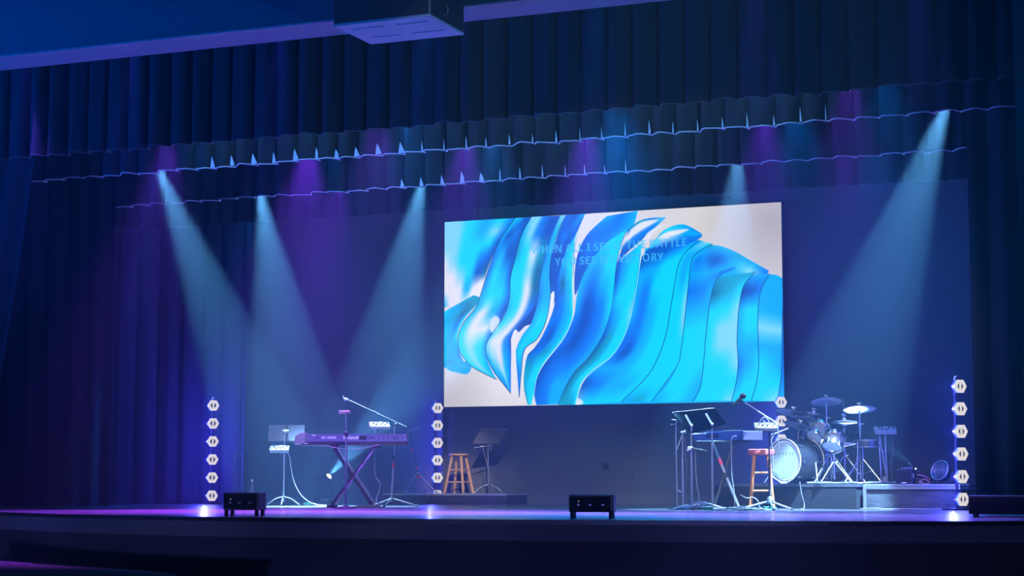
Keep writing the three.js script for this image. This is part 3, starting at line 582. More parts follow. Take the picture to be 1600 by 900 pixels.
// ---- left keyboard
{
  const s = 134, d = draw(s), W = 175 / s;
  const panel = textTexture(1024, 80, (g, w, h) => {
    g.fillStyle = '#62608c'; g.fillRect(0, 0, w, h);
    g.fillStyle = '#ffffff'; g.fillRect(70, 10, 34, 8);
    g.font = 'italic bold 34px sans-serif'; g.fillText('RD-700SX', 158, 52); g.font = 'bold 46px sans-serif'; g.fillText('Roland', 382, 56);
    g.fillStyle = '#15152e'; g.fillRect(546, 20, 74, 42); g.fillRect(648, 32, 22, 14);
    for (let i = 0; i < 24; i++) { g.fillStyle = i % 4 === 3 ? '#d8d8e8' : '#22223a'; g.fillRect(676 + i * 12, 38, 8, 9); }
    g.fillStyle = '#15152e'; g.fillRect(118, 32, 14, 20); g.fillRect(900, 20, 10, 44); g.fillRect(930, 20, 8, 44); g.fillStyle = '#ffffff'; g.fillRect(998, 14, 10, 6); g.fillRect(1004, 56, 10, 6);
  });
  const t = thing('keyboard', 'long lavender-lit stage piano on a crossed stand, its back lettered in white', 'keyboard', [-4.94, 0, -5.45], YAW);
  part('body', rbox(W - 0.06, 0.095, 0.28, 0.02, 107 / s, -0.16, 0.006), M.keyBody, t);
  part('back_panel', new THREE.BoxGeometry(W - 0.13, 0.088, 0.006).translate(0.05, 107.5 / s, -0.018), [M.keyBody, M.keyBody, M.keyBody, M.keyBody, mat('#ffffff', 0.45, 0.2, { map: panel }), M.keyBody], t);
  const cheek = new THREE.Shape(); [[-88, 98], [-87, 109], [-80, 114], [-72, 114.5], [-72, 100], [-80, 98]].forEach(([x, y], i) => cheek[i ? 'lineTo' : 'moveTo'](x / s, y / s)); cheek.closePath();
  part('end_cheek', new THREE.ExtrudeGeometry(cheek, { depth: 0.3, bevelEnabled: true, bevelSize: 0.005, bevelThickness: 0.005, bevelSegments: 1 }).translate(0, 0, -0.3), M.keyBody, t);
  part('underside', rbox(W - 0.08, 0.035, 0.3, 0.02, 98 / s - 0.002, -0.16, 0.006), M.keyDark, t);
  part('rating_label', rbox(0.045, 0.014, 0.003, ...d(-71, 98.5, -0.004), 0.001), M.white, t);
  for (let i = 0; i < 52; i++) part('key', rbox(0.0205, 0.012, 0.12, -0.52 + i * 0.0213, 114 / s - 0.0095, -0.21, 0.002), M.white, t);
  const st = thing('keyboard_stand', 'black double-braced crossed stand under the left keyboard', 'keyboard stand', [-4.94, 0, -5.45], YAW);
  const q = (x, up, z) => d(x, up, z - 0.16);
  for (const z of [0.09, -0.09]) {
    part('brace', [bar(q(-31, 94, z), q(31, 3, z), 0.026, 0.022)], M.blackMetal, st); part('brace_rail', bar(q(-26, 97, z + 0.01), q(36, 5, z + 0.01), 0.012, 0.012), M.chrome, st);
    part('brace', [bar(q(36, 95, z + 0.03), q(-31, 3, z + 0.03), 0.026, 0.022)], M.blackMetal, st); part('brace_rail', bar(q(39, 97, z + 0.04), q(-27, 3, z + 0.04), 0.012, 0.012), M.chrome, st);
  }
  part('pivot', aim(cyl(0.035, 0.24, 0, 0, 0, 24), q(1, 49, 0.02), [0, 0, 1]), M.blackMetal, st);
  for (const x of [-30, 36]) part('support_arm', [rbox(0.05, 0.025, 0.34, ...q(x, 95, 0)), rod(q(x - 4, 94, 0.15), q(x + 10, 94, 0.15), 0.02)], M.blackMetal, st);
  for (const x of [-29, 33]) part('foot_bar', [rbox(0.05, 0.022, 0.42, ...q(x, 1.5, 0)), rod(q(x - 8, 2, 0.2), q(x + 9, 2, 0.2), 0.014)], M.rubber, st);
}
// ---- personal mixers clamped to stands
M.mixerCase = mat([0.12, 0.12, 0.135], 0.6);
function mixer(pos, turn, tilt, label) {
  const t = thing('personal_mixer', label, 'mixer', pos, turn);
  const b = part('case', rbox(0.24, 0.045, 0.12, 0, 0, 0, 0.01), M.mixerCase, t); b.rotation.x = tilt;
  for (let i = 0; i < 8; i++) part('knob', cyl(0.009, 0.02, -0.095 + i * 0.027, 0.03, 0.02 - (i % 2) * 0.035, 10), i % 3 ? M.black : M.cableGrey, b);
  part('display', rbox(0.07, 0.004, 0.03, 0.02, 0.024, -0.035, 0.001), M.cableGrey, b);
  part('clamp', [rbox(0.04, 0.05, 0.06, 0, -0.03, -0.07, 0.006), rod([0, -0.04, -0.09], [0.03, -0.04, -0.09], 0.008)], M.blackMetal, t);
  return t;
}
const mix0 = mixer([-6.45, 0.695, -6.42], YAW, 0.5, 'small pale mixer clamped to the pole of the left music stand');
copyOf(mix0, [-4.86, 0.955, -6.0], YAW + 0.25, 'small pale mixer with a cable, held on an arm above the left keyboard');
copyOf(mix0, [0.02, 0.865, -5.28], YAW, 'pale mixer with looped cables, clamped above the padded stool');
copyOf(mix0, [0.97, 0.855, -6.78], YAW - 0.1, 'pale mixer on its own thin stand at the right of the drums');
function cable(label, pts, s, base, m = M.cableGrey, r = 0.005, n = 60) {
  const c = thing('cable', label, 'cable', base, YAW), d = draw(s);
  part('wire', tube(pts.map((p) => d(...p)), r, n), m, c);
  return c;
}
cable('grey cable drooping from the mixer on the left music stand to the floor', [[1, 85, 0.08], [8, 80, 0.06], [12, 58, 0.06], [18, 35, 0.06], [30, 15, 0.08], [44, 5, 0.1], [58, 1, 0.12], [80, 0.8, 0.15]], 126.4, [-6.43, 0, -6.5]);
cable('pale cable hanging from the mixer above the left keyboard and kinking near the floor', [[-26, 125, 0.1], [-26, 110, 0.05], [-25, 46, 0], [-18, 36, 0], [-20, 24, 0], [-24, 10, 0], [-20, 2, 0.05], [-8, 1, 0.12]], 132, [-4.739, 0, -6.1]);
cable('thin cable slung under the left keyboard', [[-40, 96, 0.06], [-25, 92, 0.1], [-5, 90, 0.1], [20, 91, 0.1], [45, 97, 0.06]], 134, [-4.94, 0, -5.45], M.cableGrey, 0.004);
cable('dark cable arching over the left end of the low platform', [[-22, 2, 0.02], [-16, 14, 0], [-4, 22, 0], [4, 22, 0]], 130, [-4.70, 0, -7.3], M.cableGrey, 0.005);
function junction(pos, turn, m, label) {
  const t = thing('direct_box', label, 'audio box', pos, turn);
  part('case', rbox(0.1, 0.04, 0.06, 0, 0.02, 0, 0.005), m, t); part('end_plate', rbox(0.006, 0.038, 0.058, 0.052, 0.02, 0, 0.002), M.steel, t);
  part('plug', rod([0.054, 0.02, 0], [0.11, 0.02, 0.01], 0.007), M.chrome, t);
  return t;
}
const di = junction([-6.23, 0, -6.75], YAW, M.green, 'small green audio box on the floor at the foot of the left music stand');
copyOf(di, [-4.74, 0.14, -8.3], YAW, 'small green audio box with a red plug at the left end of the low platform').position.set(-5.82, 0.14, -8.55);
copyOf(di, [-0.55, 0, -5.05], YAW, 'small green audio box beside the cable pile on the right');
copyOf(di, [0.02, 0, -5.3], YAW + 0.4, 'small green audio box under the right leg of the padded stool');
function tangle(label, cx, cz, w, dd, n, m, turn = YAW, hgt = 0.03) {
  const list = [];
  for (let i = 0; i < n; i++) { const p = [], x0 = vary(-w, w * 0.6); for (let k = 0; k < 7; k++) { const x = THREE.MathUtils.clamp(x0 + vary(-0.18, 0.28), -w, w) + vary(-0.03, 0.03); p.push([x, Math.max(0.007, vary(-0.5, 1) * hgt * Math.max(0.1, 1 - Math.abs(x) / w)), vary(-dd, dd)]); } list.push(tube(p, vary(0.005, 0.008), 44)); }
  const c = part('cable_pile', list, m); c.position.set(cx, 0, cz); c.rotation.y = turn;
  return tag(c, label, 'cables', null, 'stuff');
}
tangle('heap of purple-lit cables round the feet of the clear music desk', -0.70, -5.3, 0.28, 0.12, 16, M.cableGrey, YAW, 0.11);
tangle('loose cables on the floor at the foot of the left keyboard stand', -4.75, -5.5, 0.16, 0.07, 8, M.cableGrey, YAW, 0.05);
tangle('loose dark cables round the legs of the padded stool', -0.2, -5.15, 0.34, 0.1, 10, M.cableBlack, YAW, 0.05);

// ---- clear double-pole desk
{
  const t = thing('music_stand', 'clear smoked desk on two slim chrome poles in front of the right keyboard', 'music stand', [-0.80, 0, -5.3], YAW), d = draw(148);
  for (const x of [0, 32.5]) {
    part('pole', [rod(d(x, 2), d(x, 90), 0.012), rod(d(x, 88), d(x + 0.5, 131 + x * 0.06), 0.009)], M.steel, t);
    part('base_foot', [rbox(0.2, 0.012, 0.03, ...d(x, 1.2)), rbox(0.03, 0.012, 0.26, ...d(x, 1.2))], M.blackMetal, t);
    part('knob', ball(0.016, ...d(x + 0.5, 132 + x * 0.06, 0.02)), M.white, t);
    part('bracket', bar(d(x + 0.5, 132 + x * 0.06, 0), d(x - 8, 149 + x * 0.06, -0.06), 0.022, 0.006), M.steel, t);
  }
  const P = [[-28, 153], [39, 160], [56, 134], [0, 118]].map(([x, y], i) => V(...d(x, y, [-0.12, -0.12, 0.02, 0.02][i]))), n = P[1].clone().sub(P[0]).cross(P[3].clone().sub(P[0])).normalize().multiplyScalar(0.006);
  const pos = [], quad = (a, b, c, e) => pos.push(...a.toArray(), ...b.toArray(), ...c.toArray(), ...a.toArray(), ...c.toArray(), ...e.toArray());
  const Q = P.map((p) => p.clone().add(n)); quad(Q[0], Q[3], Q[2], Q[1]); quad(P[0], P[1], P[2], P[3]); for (let i = 0; i < 4; i++) { const j = (i + 1) % 4; quad(P[i], Q[i], Q[j], P[j]); }
  const g = new THREE.BufferGeometry(); g.setAttribute('position', new THREE.Float32BufferAttribute(pos, 3)); g.computeVertexNormals();
  part('clear_desk', g, M.smoke, t);
  part('desk_edge', rod(P[0].toArray(), P[1].toArray(), 0.004), M.chrome, t);
  part('desk_ledge', rod(P[3].toArray(), d(24, 119.5, 0.02), 0.005), M.chrome, t);
  const tr = thing('pedal_tray', 'small black tray with a pale clip, fixed to the left pole of the clear desk', 'tray', [-0.80, 0, -5.27], YAW);
  const tb = part('tray', rbox(0.17, 0.02, 0.1, 0, 0, 0, 0.006), M.black, tr); tb.position.set(...d(13, 93, 0.06)); tb.rotation.z = -0.2;
  part('clip', [rbox(0.06, 0.035, 0.04, ...d(-1, 96, 0.04)), rod(d(-6, 92, 0.05), d(2, 97, 0.05), 0.008)], M.white, tr);
}
{
  const t = thing('microphone_stand', 'tall thin gooseneck stand with a forked top, leftmost in the right-hand cluster', 'microphone stand', [-1.058, 0, -5.6], YAW), d = draw(145);
  part('pole', tube([d(0, 2), d(-0.5, 60), d(-1, 120), d(-0.5, 134), d(1, 139)], 0.008, 24), M.steel, t);
  part('fork', [rod(d(0, 139), d(-7, 140), 0.005), rod(d(-1, 133), d(-9, 132), 0.005)], M.steel, t);
  part('base_disc', lathe([[0, 0.02], [0.015, 0.02], [0.09, 0.008], [0.095, 0], [0, 0]]), M.blackMetal, t);
  const g = thing('microphone_stand', 'short stand with a purple-lit clip and drooping arm, left of the clear desk', 'microphone stand', [-0.962, 0, -5.5], YAW), e = draw(146);
  part('pole', [rod(e(0, 2), e(0, 80), 0.012), rod(e(0, 78), e(1, 119), 0.007)], M.steel, g);
  part('clip', [rbox(0.06, 0.026, 0.04, ...e(1, 120)), ball(0.018, ...e(3.5, 121))], M.steel, g);
  part('arm', rod(e(0, 117, 0.03), e(-9, 94, 0.03), 0.008), M.steel, g);
  part('base_disc', lathe([[0, 0.024], [0.02, 0.024], [0.11, 0.01], [0.115, 0], [0, 0]]), M.blackMetal, g);
}
cable('pale cable hanging from the tray on the clear desk', [[8, 92, 0.02], [9, 60, 0], [11, 35, 0], [14, 18, 0], [13, 5, 0], [15, 1, 0.04]], 148, [-0.80, 0, -5.25]);
cable('thin cable running down beside the short clip stand', [[7, 115, 0], [7, 80, 0], [9, 60, 0], [8, 50, 0], [7, 20, 0], [8, 1, 0]], 146, [-0.962, 0, -5.45], M.cableBlack);
cable('grey cable loop hanging low between the two thin stands', [[1, 35, 0], [4, 29, 0], [9, 27, 0], [13, 30, 0]], 145, [-1.058, 0, -5.55]);

// ---- right keyboard
{
  const s = 142, turn = YAW - deg(54), t = thing('keyboard', 'dark blue-lit keyboard on a crossed stand, seen from behind the clear desk', 'keyboard', [-0.71, 0, -6.38], turn);
  const q = (x, y, z) => [x, y, z];
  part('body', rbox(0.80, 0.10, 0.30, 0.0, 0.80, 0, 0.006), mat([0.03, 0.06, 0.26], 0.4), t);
  part('end_panel', rbox(0.012, 0.095, 0.29, 0.404, 0.80, 0, 0.004), mat([0.3, 0.33, 0.36], 0.5), t);
  part('top_edge', rod([0.1, 0.853, 0.15], [0.4, 0.853, 0.15], 0.006), M.steel, t);
  const pt = textTexture(256, 64, (g, w, h) => { g.fillStyle = '#0a0e2c'; g.fillRect(0, 0, w, h); g.fillStyle = '#1e2c6e'; g.font = 'bold 44px sans-serif'; for (const [x, ww] of [[20, 30], [60, 26], [96, 34], [140, 28], [178, 34]]) { g.fillRect(x, 16, 8, 32); g.fillRect(x + ww - 12, 16, 8, 32); g.fillRect(x, 16, ww - 6, 6); } });
  part('lettered_panel', new THREE.BoxGeometry(0.2, 0.045, 0.003).translate(-0.08, 0.805, 0.152), [M.keyDark, M.keyDark, M.keyDark, M.keyDark, mat('#ffffff', 0.5, 0, { map: pt }), M.keyDark], t);
  for (let i = 0; i < 30; i++) part('key', rbox(0.0205, 0.012, 0.12, -0.31 + i * 0.0213, 0.846, -0.06, 0.002), M.white, t);
  const st = thing('keyboard_stand', 'single crossed stand with a pink-taped leg under the right keyboard', 'keyboard stand', [-0.68, 0, -6.2], YAW - 0.1), d = draw(s);
  const leg1 = part('brace', bar(d(-21, 103, 0.02), d(19, 3, 0.02), 0.03, 0.03), M.steel, st); part('tape', bar(d(-11, 79, 0.02), d(-7, 68, 0.02), 0.036, 0.036), M.red, leg1);
  part('brace', bar(d(12, 102, -0.03), d(-19, 4, -0.03), 0.03, 0.03), M.black, st);
  part('pivot', aim(cyl(0.03, 0.1, 0, 0, 0, 20), d(-1, 52, 0), [0, 0, 1]), M.blackMetal, st);
  for (const x of [-21, 12]) part('support_arm', rbox(0.36, 0.03, 0.04, ...d(x, 104)), M.black, st);
  for (const x of [-19, 19]) part('foot_bar', rbox(0.05, 0.025, 0.36, ...d(x, 2)), M.rubber, st);
}
cable('pinkish cable bent down from the back of the right keyboard', [[13, 112, 0.25], [8, 112, 0.28], [5, 109, 0.28], [4.5, 80, 0.26], [5, 50, 0.25], [8, 28, 0.24], [9, 1, 0.22]], 142, [-0.68, 0, -6.2]);

// ---- vocal boom stand and microphone at the right
{
  const t = thing('microphone_stand', 'boom stand holding a vocal microphone in front of the drums', 'microphone stand', [0.034, 0, -5.35], YAW), d = draw(150);
  part('pole', [rod(d(0, 10), d(0, 80), 0.013), rod(d(0, 78), d(1, 130), 0.009), rod(d(5, 100), d(6, 130), 0.006)], M.blackMetal, t);
  part('hub', lathe([[0, 0], [0.035, 0], [0.04, 0.02], [0.022, 0.075], [0, 0.08]]).translate(...d(0, 10)), M.steel, t);
  part('boom', [rod(d(11, 137), d(-37, 168), 0.0085, 0.006), rod(d(4, 117), d(31, 128), 0.007)], M.steel, t);
  part('clutch', [ball(0.02, ...d(13, 133)), ball(0.016, ...d(5, 117)), ball(0.012, ...d(-16, 154)), rod(d(11, 137), d(14, 128), 0.014)], M.steel, t);
  part('boom_post', rod(d(14, 132), d(15, 96), 0.007), M.steel, t);
  tripodBase(t, 150, [[-50, 0.02, 1.4], [33, 0.08, 1.4], [1, 0.26, 1.4]], 14, M.steel, 0.011);
  const m = thing('microphone', 'black vocal microphone tilted on the boom stand in front of the video wall', 'microphone', [0.034, 0, -5.35], YAW);
  part('handle', rod(d(-55, 165, 0.02), d(-43, 176, 0.02), 0.013, 0.019), M.blackMetal, m);
  part('grille_ball', [new THREE.SphereGeometry(0.033, 20, 14).translate(...d(-40.5, 178.5, 0.02))], M.grille, m);
  part('clip', rod(d(-40, 169, 0.005), d(-46, 172, 0.02), 0.013), M.black, m);
  const w = thing('cable', 'looped coil of pale cable over the mixer above the padded stool', 'cable', [0.034, 0, -5.33], YAW);
  part('wire', tube([d(-15, 122, 0.06), d(-14, 138, 0.06), d(-7, 145, 0.06), d(-1, 140, 0.06), d(0, 126, 0.06), d(-6, 124, 0.08), d(-9, 140, 0.07), d(-2, 132, 0.06), d(6, 122, 0.05), d(8, 116, 0.05), d(4, 112, 0.05), d(6, 90, 0.03), d(6, 60, 0.03), d(3, 40, 0.03), d(1, 24, 0.03)], 0.0045, 140), M.cableGrey, w);
  const f = thing('cable', 'stiff pale cable curling over the tripod feet below the padded stool', 'cable', [0.034, 0, -5.2], YAW);
  part('wire', tube([d(-40, 24, 0), d(-30, 19, 0), d(-20, 20, 0), d(-13, 14, 0.02), d(-11, 6, 0.02), d(-4, 1.5, 0.05), d(10, 1, 0.06)], 0.006, 60), M.cableGrey, f);
  const h = thing('cable', 'pale cable hanging down the front of the drum riser', 'cable', [0.25, 0, -6.1], YAW);
  part('wire', tube([d(-12, 44, 0), d(-9, 25, 0), d(-5, 8, 0), d(-8, 1, 0.06), d(-14, 0.8, 0.1)], 0.0045, 50), M.cableGrey, h);
}
// ---- drums on the riser (top at 0.27 m); s = drawing units per metre
const RISER = 0.27;
function drum(name, label, pos, axis, R, depth, shell, o = {}) {
  const t = thing(name, label, 'drum', pos), ax = V(...axis).normalize().toArray(), put = (g) => aim(g, [0, 0, 0], ax), h = depth / 2;
  part('shell', put(lathe([[R, -h], [R, h]], 48)), shell, t);
  for (const k of [1, -1]) {
    part('drum_head', put(lathe([[0, k * (h + 0.006)], [R * 0.97, k * (h + 0.006)], [R * 0.99, k * h]], 48)), k === 1 && o.front ? o.front : M.head, t);
    const hoop = part('hoop', put(lathe([[R + 0.002, k * (h - 0.02)], [R + 0.014, k * (h - 0.02)], [R + 0.014, k * (h + 0.016)], [R + 0.001, k * (h + 0.016)], [R + 0.002, k * (h - 0.02)]], 48)), o.hoop ?? M.chrome, t);
    for (let i = 0; i < (o.lugs ?? 6); i++) {
      const a = (i + 0.3) * 2 * Math.PI / (o.lugs ?? 6);
      part('lug', put(new RoundedBoxGeometry(0.022, 0.05, 0.02, 1, 0.004).translate(R + 0.012, k * (h * 0.62), 0).rotateY(a)), M.chrome, t);
      part('tension_rod', put(new THREE.CylinderGeometry(0.004, 0.004, 0.08, 6).translate(R + 0.018, k * (h * 0.8), 0).rotateY(a)), M.chrome, hoop);
    }
  }
  return t;
}
{
  const kc = [0.0, RISER + 0.258, -6.62], axis = [-0.45, 0, 0.89];
  // the printed front head is laid on as a disc of its own
  const print = textTexture(512, 512, (g, w, h) => {
    g.fillStyle = '#9da2a6'; g.fillRect(0, 0, w, h); g.fillStyle = '#1b1d22'; g.font = 'bold 46px sans-serif'; g.textAlign = 'center';
    'EFNOTE'.split('').forEach((c, i) => g.fillText(c, 98 + i * 64, 178)); g.beginPath(); g.arc(150, 190, 8, 0, 7); g.fill();
  });
  const t = drum('bass_drum', 'bass drum with a white front head and black shell, facing left on the riser', kc, axis, 0.225, 0.36, M.shellDark, { lugs: 8, hoop: M.shellDark });
  const face = new THREE.CircleGeometry(0.2, 48), m = part('printed_head', face, mat('#ffffff', 0.6, 0, { map: print }), t);
  m.position.set(...V(...axis).normalize().multiplyScalar(0.18 + 0.0085).toArray()); m.rotation.y = Math.atan2(axis[0], axis[2]);
  const ax = V(...axis).normalize().toArray();
  part('hoop_rim', aim(new THREE.TorusGeometry(0.238, 0.007, 8, 60).rotateX(Math.PI / 2).translate(0, 0.195, 0), [0, 0, 0], ax), mat([0.6, 0.5, 0.4], 0.4), t);
  part('rear_hoop_rim', aim(new THREE.TorusGeometry(0.238, 0.008, 8, 60).rotateX(Math.PI / 2).translate(0, -0.195, 0), [0, 0, 0], ax), mat([0.62, 0.56, 0.48], 0.4), t);
  for (const k of [-1, 1]) { const l = part('spur', rod([k * 0.22 + 0.02, -0.03, 0.06], [k * 0.30 - 0.02, -0.250, 0.16], 0.009), M.chrome, t); part('rubber_tip', ball(0.014, k * 0.30 - 0.02, -0.246, 0.16), M.rubber, l); }
  part('front_lift', rbox(0.08, 0.025, 0.05, -0.09, -0.242, 0.17), M.white, t);
}
drum('tom_drum', 'small grey wood tom tilted above the bass drum, its pale lower head showing', [0.235, RISER + 0.585, -6.72], [0.33, 0.76, -0.56], 0.098, 0.15, M.shellWood);
drum('snare_drum', 'grey wood snare drum right of the tilted tom, in front of the hi-hat', [0.43, RISER + 0.475, -6.62], [0.1, 0.88, -0.46], 0.108, 0.13, M.shellWood);
{
  const t = thing('drum_pad', 'flat black drum pad at the right of the kit', 'drum', [0.765, RISER + 0.44, -6.75], YAW);
  part('pad', lathe([[0, 0.04], [0.135, 0.04], [0.142, 0.033], [0.142, -0.03], [0.135, -0.038], [0, -0.038]], 40), M.shellDark, t);
  part('rim', new THREE.TorusGeometry(0.142, 0.006, 6, 48).rotateX(Math.PI / 2).translate(0, 0.038, 0), M.steel, t);
  part('lower_rim', new THREE.TorusGeometry(0.142, 0.005, 6, 48).rotateX(Math.PI / 2).translate(0, -0.035, 0), M.steel, t);
  part('bracket', [rod([-0.14, 0, 0.03], [-0.26, 0.0, 0.05], 0.01), rod([-0.12, 0, 0.06], [-0.26, -0.03, 0.05], 0.008)], M.chrome, t);
  for (const a of [0.4, 2.5, 4.6]) part('leg', rod([0.14 * Math.cos(a), 0.02, 0.14 * Math.sin(a)], [0.16 * Math.cos(a), -0.44, 0.16 * Math.sin(a)], 0.008), M.chrome, t);
}
const cymbalShape = (R) => lathe([[0.006, 0.03], [R * 0.09, 0.029], [R * 0.17, 0.018], [R * 0.2, 0.012], [R * 0.6, 0.005], [R, -0.004], [R, -0.007], [R * 0.6, 0.001], [R * 0.2, 0.008], [0.006, 0.026]], 56);
function cymbal(t, at, R, tilt, m = M.cymbal) {
  const c = part('cymbal', cymbalShape(R), m, t); c.position.set(...at); c.rotation.set(tilt[0], 0, tilt[1]);
  part('edge_trim', new THREE.TorusGeometry(R, 0.0045, 6, 64).rotateX(Math.PI / 2).translate(0, -0.005, 0), M.cymbalEdge, c);
  part('wing_nut', [cyl(0.009, 0.045, 0, 0.05, 0, 10), rbox(0.05, 0.018, 0.016, 0, 0.064, 0, 0.004)], M.chrome, c);
  part('felt', cyl(0.018, 0.012, 0, 0.034, 0, 14), M.white, c);
}
function drumTripod(t, h, spread, double = true) {
  for (let k = 0; k < 3; k++) {
    const a = 0.5 + k * 2.094, ex = spread * Math.cos(a), ez = spread * Math.sin(a);
    const l = part('leg', [rod([0.012 * Math.cos(a), h, 0.012 * Math.sin(a)], [ex, 0.012, ez], 0.008), ...(double ? [rod([0.0, h * 0.35, 0], [ex * 0.55, h * 0.48, ez * 0.55], 0.006)] : [])], M.chrome, t);
    part('rubber_foot', ball(0.014, ex, 0.013, ez), M.rubber, l);
  }
  part('collar', [cyl(0.018, 0.04, 0, h, 0, 12), cyl(0.016, 0.03, 0, h * 0.35, 0, 12), rbox(0.05, 0.014, 0.012, 0.02, h, 0, 0.004)], M.chrome, t);
}
function cymbalStand(label, [x, z], H, R, tilt, o = {}) {
  const t = thing('cymbal_stand', label, 'cymbal', [x, RISER, z], YAW), top = [(o.lean ?? 0), H, 0];
  part('pole', [rod([0, 0.05, 0], [0, H * 0.55, 0], 0.013), rod([0, H * 0.53, 0], [0, H * 0.8, 0], 0.010), rod([0, H * 0.78, 0], top, 0.008)], M.chrome, t);
  part('joint', [cyl(0.019, 0.035, 0, H * 0.54, 0, 12), cyl(0.016, 0.03, 0, H * 0.79, 0, 12), rbox(0.05, 0.015, 0.014, 0.025, H * 0.55, 0, 0.004), rbox(0.05, 0.015, 0.014, 0.025, H * 0.8, 0, 0.004), ball(0.018, top[0], H - 0.03, 0)], M.chrome, t);
  drumTripod(t, H * 0.36, o.spread ?? 0.24);
  cymbal(t, top, R, tilt, o.m);
  return t;
}
cymbalStand('largest high cymbal over the middle of the kit, its underside showing', [0.28, -6.95], 0.925, 0.176, [-0.25, 0], {});
cymbalStand('dark crash cymbal at the right of the kit, on its own tall stand', [0.665, -6.9], 0.83, 0.182, [-0.22, 0.01], {});
cymbalStand('upper dark cymbal at the left of the kit, tilted down to the right', [0.0, -7.0], 0.80, 0.195, [-0.14, -0.22], { lean: -0.12, spread: 0.2 });
cymbalStand('middle cymbal at the left of the kit, edge-on and sloping down to the right', [0.10, -6.98], 0.74, 0.185, [0.02, -0.27], { lean: -0.04, spread: 0.19 });
cymbalStand('lowest cymbal at the left of the kit, sloping over the bass drum', [-0.03, -6.86], 0.65, 0.175, [-0.16, -0.3], { lean: 0.02, spread: 0.17 });
{
  const t = thing('cymbal_stand', 'tiny splash cymbal on a bent arm left of the highest cymbal', 'cymbal', [0.28, RISER, -6.93], YAW);
  part('arm', tube([[0.0, 0.66, 0.02], [-0.03, 0.685, 0.03], [-0.11, 0.68, 0.04], [-0.145, 0.695, 0.04], [-0.145, 0.78, 0.04]], 0.008, 30), M.chrome, t);
  part('clamp', rbox(0.05, 0.04, 0.05, 0, 0.66, 0.012, 0.008), M.chrome, t);
  cymbal(t, [-0.145, 0.775, 0.04], 0.088, [-0.04, 0]);
}
{
  const t = thing('hi_hat', 'pair of hi-hat cymbals with a tall pull rod, right of the snare drum', 'cymbal', [0.47, RISER, -6.98], YAW);
  part('pole', [rod([0, 0.05, 0], [0, 0.62, 0], 0.012), rod([0, 0.6, 0], [0, 0.93, 0], 0.005)], M.chrome, t);
  cymbal(t, [0, 0.70, 0], 0.145, [0.03, 0.03]);
  const c = part('lower_cymbal', cymbalShape(0.145).rotateX(Math.PI), M.cymbal, t); c.position.set(0, 0.675, 0);
  part('clutch', [cyl(0.012, 0.05, 0, 0.77, 0, 12), ball(0.014, -0.02, 0.775, 0.01)], M.chrome, t);
  drumTripod(t, 0.32, 0.24);
  const p = part('pedal', rbox(0.09, 0.014, 0.26, 0, 0.05, 0.16, 0.005), M.steel, t); p.rotation.x = 0.22;
}
{
  const t = thing('drum_rack_stand', 'chrome double tom stand with clamps in the middle of the drum kit', 'stand', [0.36, RISER, -6.78], YAW);
  part('pole', [rod([0, 0.04, 0], [0, 0.62, 0], 0.014), rod([-0.05, 0.35, 0.02], [-0.05, 0.66, 0.02], 0.009)], M.chrome, t);
  part('tom_arm', [rod([0, 0.58, 0], [-0.08, 0.59, 0.03], 0.010), ball(0.022, -0.06, 0.585, 0.02)], M.chrome, t);
  part('tom_arm', [rod([0, 0.5, 0], [0.06, 0.50, 0.05], 0.010), ball(0.022, 0.05, 0.5, 0.04)], M.chrome, t);
  part('clamp', [rbox(0.06, 0.05, 0.05, 0, 0.56, 0, 0.008), rbox(0.05, 0.014, 0.03, 0.05, 0.56, 0, 0.004), rbox(0.05, 0.05, 0.05, 0, 0.33, 0, 0.008)], M.chrome, t);
  drumTripod(t, 0.34, 0.25);
  const k = thing('kick_pedal', 'chrome pedal and beater behind the bass drum', 'pedal', [0.19, RISER, -6.86], YAW - deg(30));
  part('base_plate', rbox(0.11, 0.012, 0.3, 0, 0.006, -0.05, 0.003), M.steel, k);
  const f = part('footboard', rbox(0.08, 0.012, 0.26, 0, 0.06, -0.06, 0.004), M.steel, k); f.rotation.x = -0.25;
  for (const s of [-1, 1]) part('post', rod([s * 0.05, 0.01, 0.08], [s * 0.05, 0.17, 0.08], 0.009), M.chrome, k);
  part('beater', [rod([0, 0.16, 0.08], [0, 0.30, 0.05], 0.005), ball(0.022, 0, 0.31, 0.05)], M.white, k);
  const s = thing('snare_stand', 'low chrome basket stand under the snare drum', 'stand', [0.43, RISER, -6.62], YAW);
  part('pole', rod([0, 0.05, 0], [0, 0.33, 0], 0.012), M.chrome, s);
  for (let i = 0; i < 3; i++) { const a = i * 2.094 + 0.2; part('basket_arm', tube([[0, 0.33, 0], [0.08 * Math.cos(a), 0.36, 0.08 * Math.sin(a)], [0.118 * Math.cos(a), 0.405, 0.118 * Math.sin(a)]], 0.007, 14), M.chrome, s); }
  drumTripod(s, 0.24, 0.2, false);
  const e = thing('drum_module_stand', 'thin bent stand carrying the pale mixer at the right of the drums', 'stand', [0.92, RISER, -6.8], YAW);
  part('pole', [rod([-0.03, 0.57, 0], [0.06, 0.03, 0], 0.008), rod([0.045, 0.57, 0], [0.045, 0.33, 0], 0.008), rod([0.045, 0.33, 0], [0.06, 0.03, 0], 0.008)], M.steel, e);
  part('joint', [rod([0, 0.36, 0], [0.05, 0.36, 0], 0.01), ball(0.012, -0.03, 0.57, 0)], M.chrome, e);
  part('foot_plate', [rbox(0.16, 0.014, 0.2, 0.06, 0.007, 0, 0.004), rbox(0.05, 0.07, 0.04, 0.02, 0.045, 0.04, 0.006)], M.steel, e);
  const c = thing('cable', 'thin cable trailing from the mixer at the right of the drums', 'cable', [0.92, RISER, -6.78], YAW);
  part('wire', tube([[0.08, 0.57, 0], [0.12, 0.50, 0], [0.13, 0.40, 0], [0.10, 0.2, 0.02], [0.11, 0.005, 0.05]], 0.004, 40), M.cableBlack, c);
}
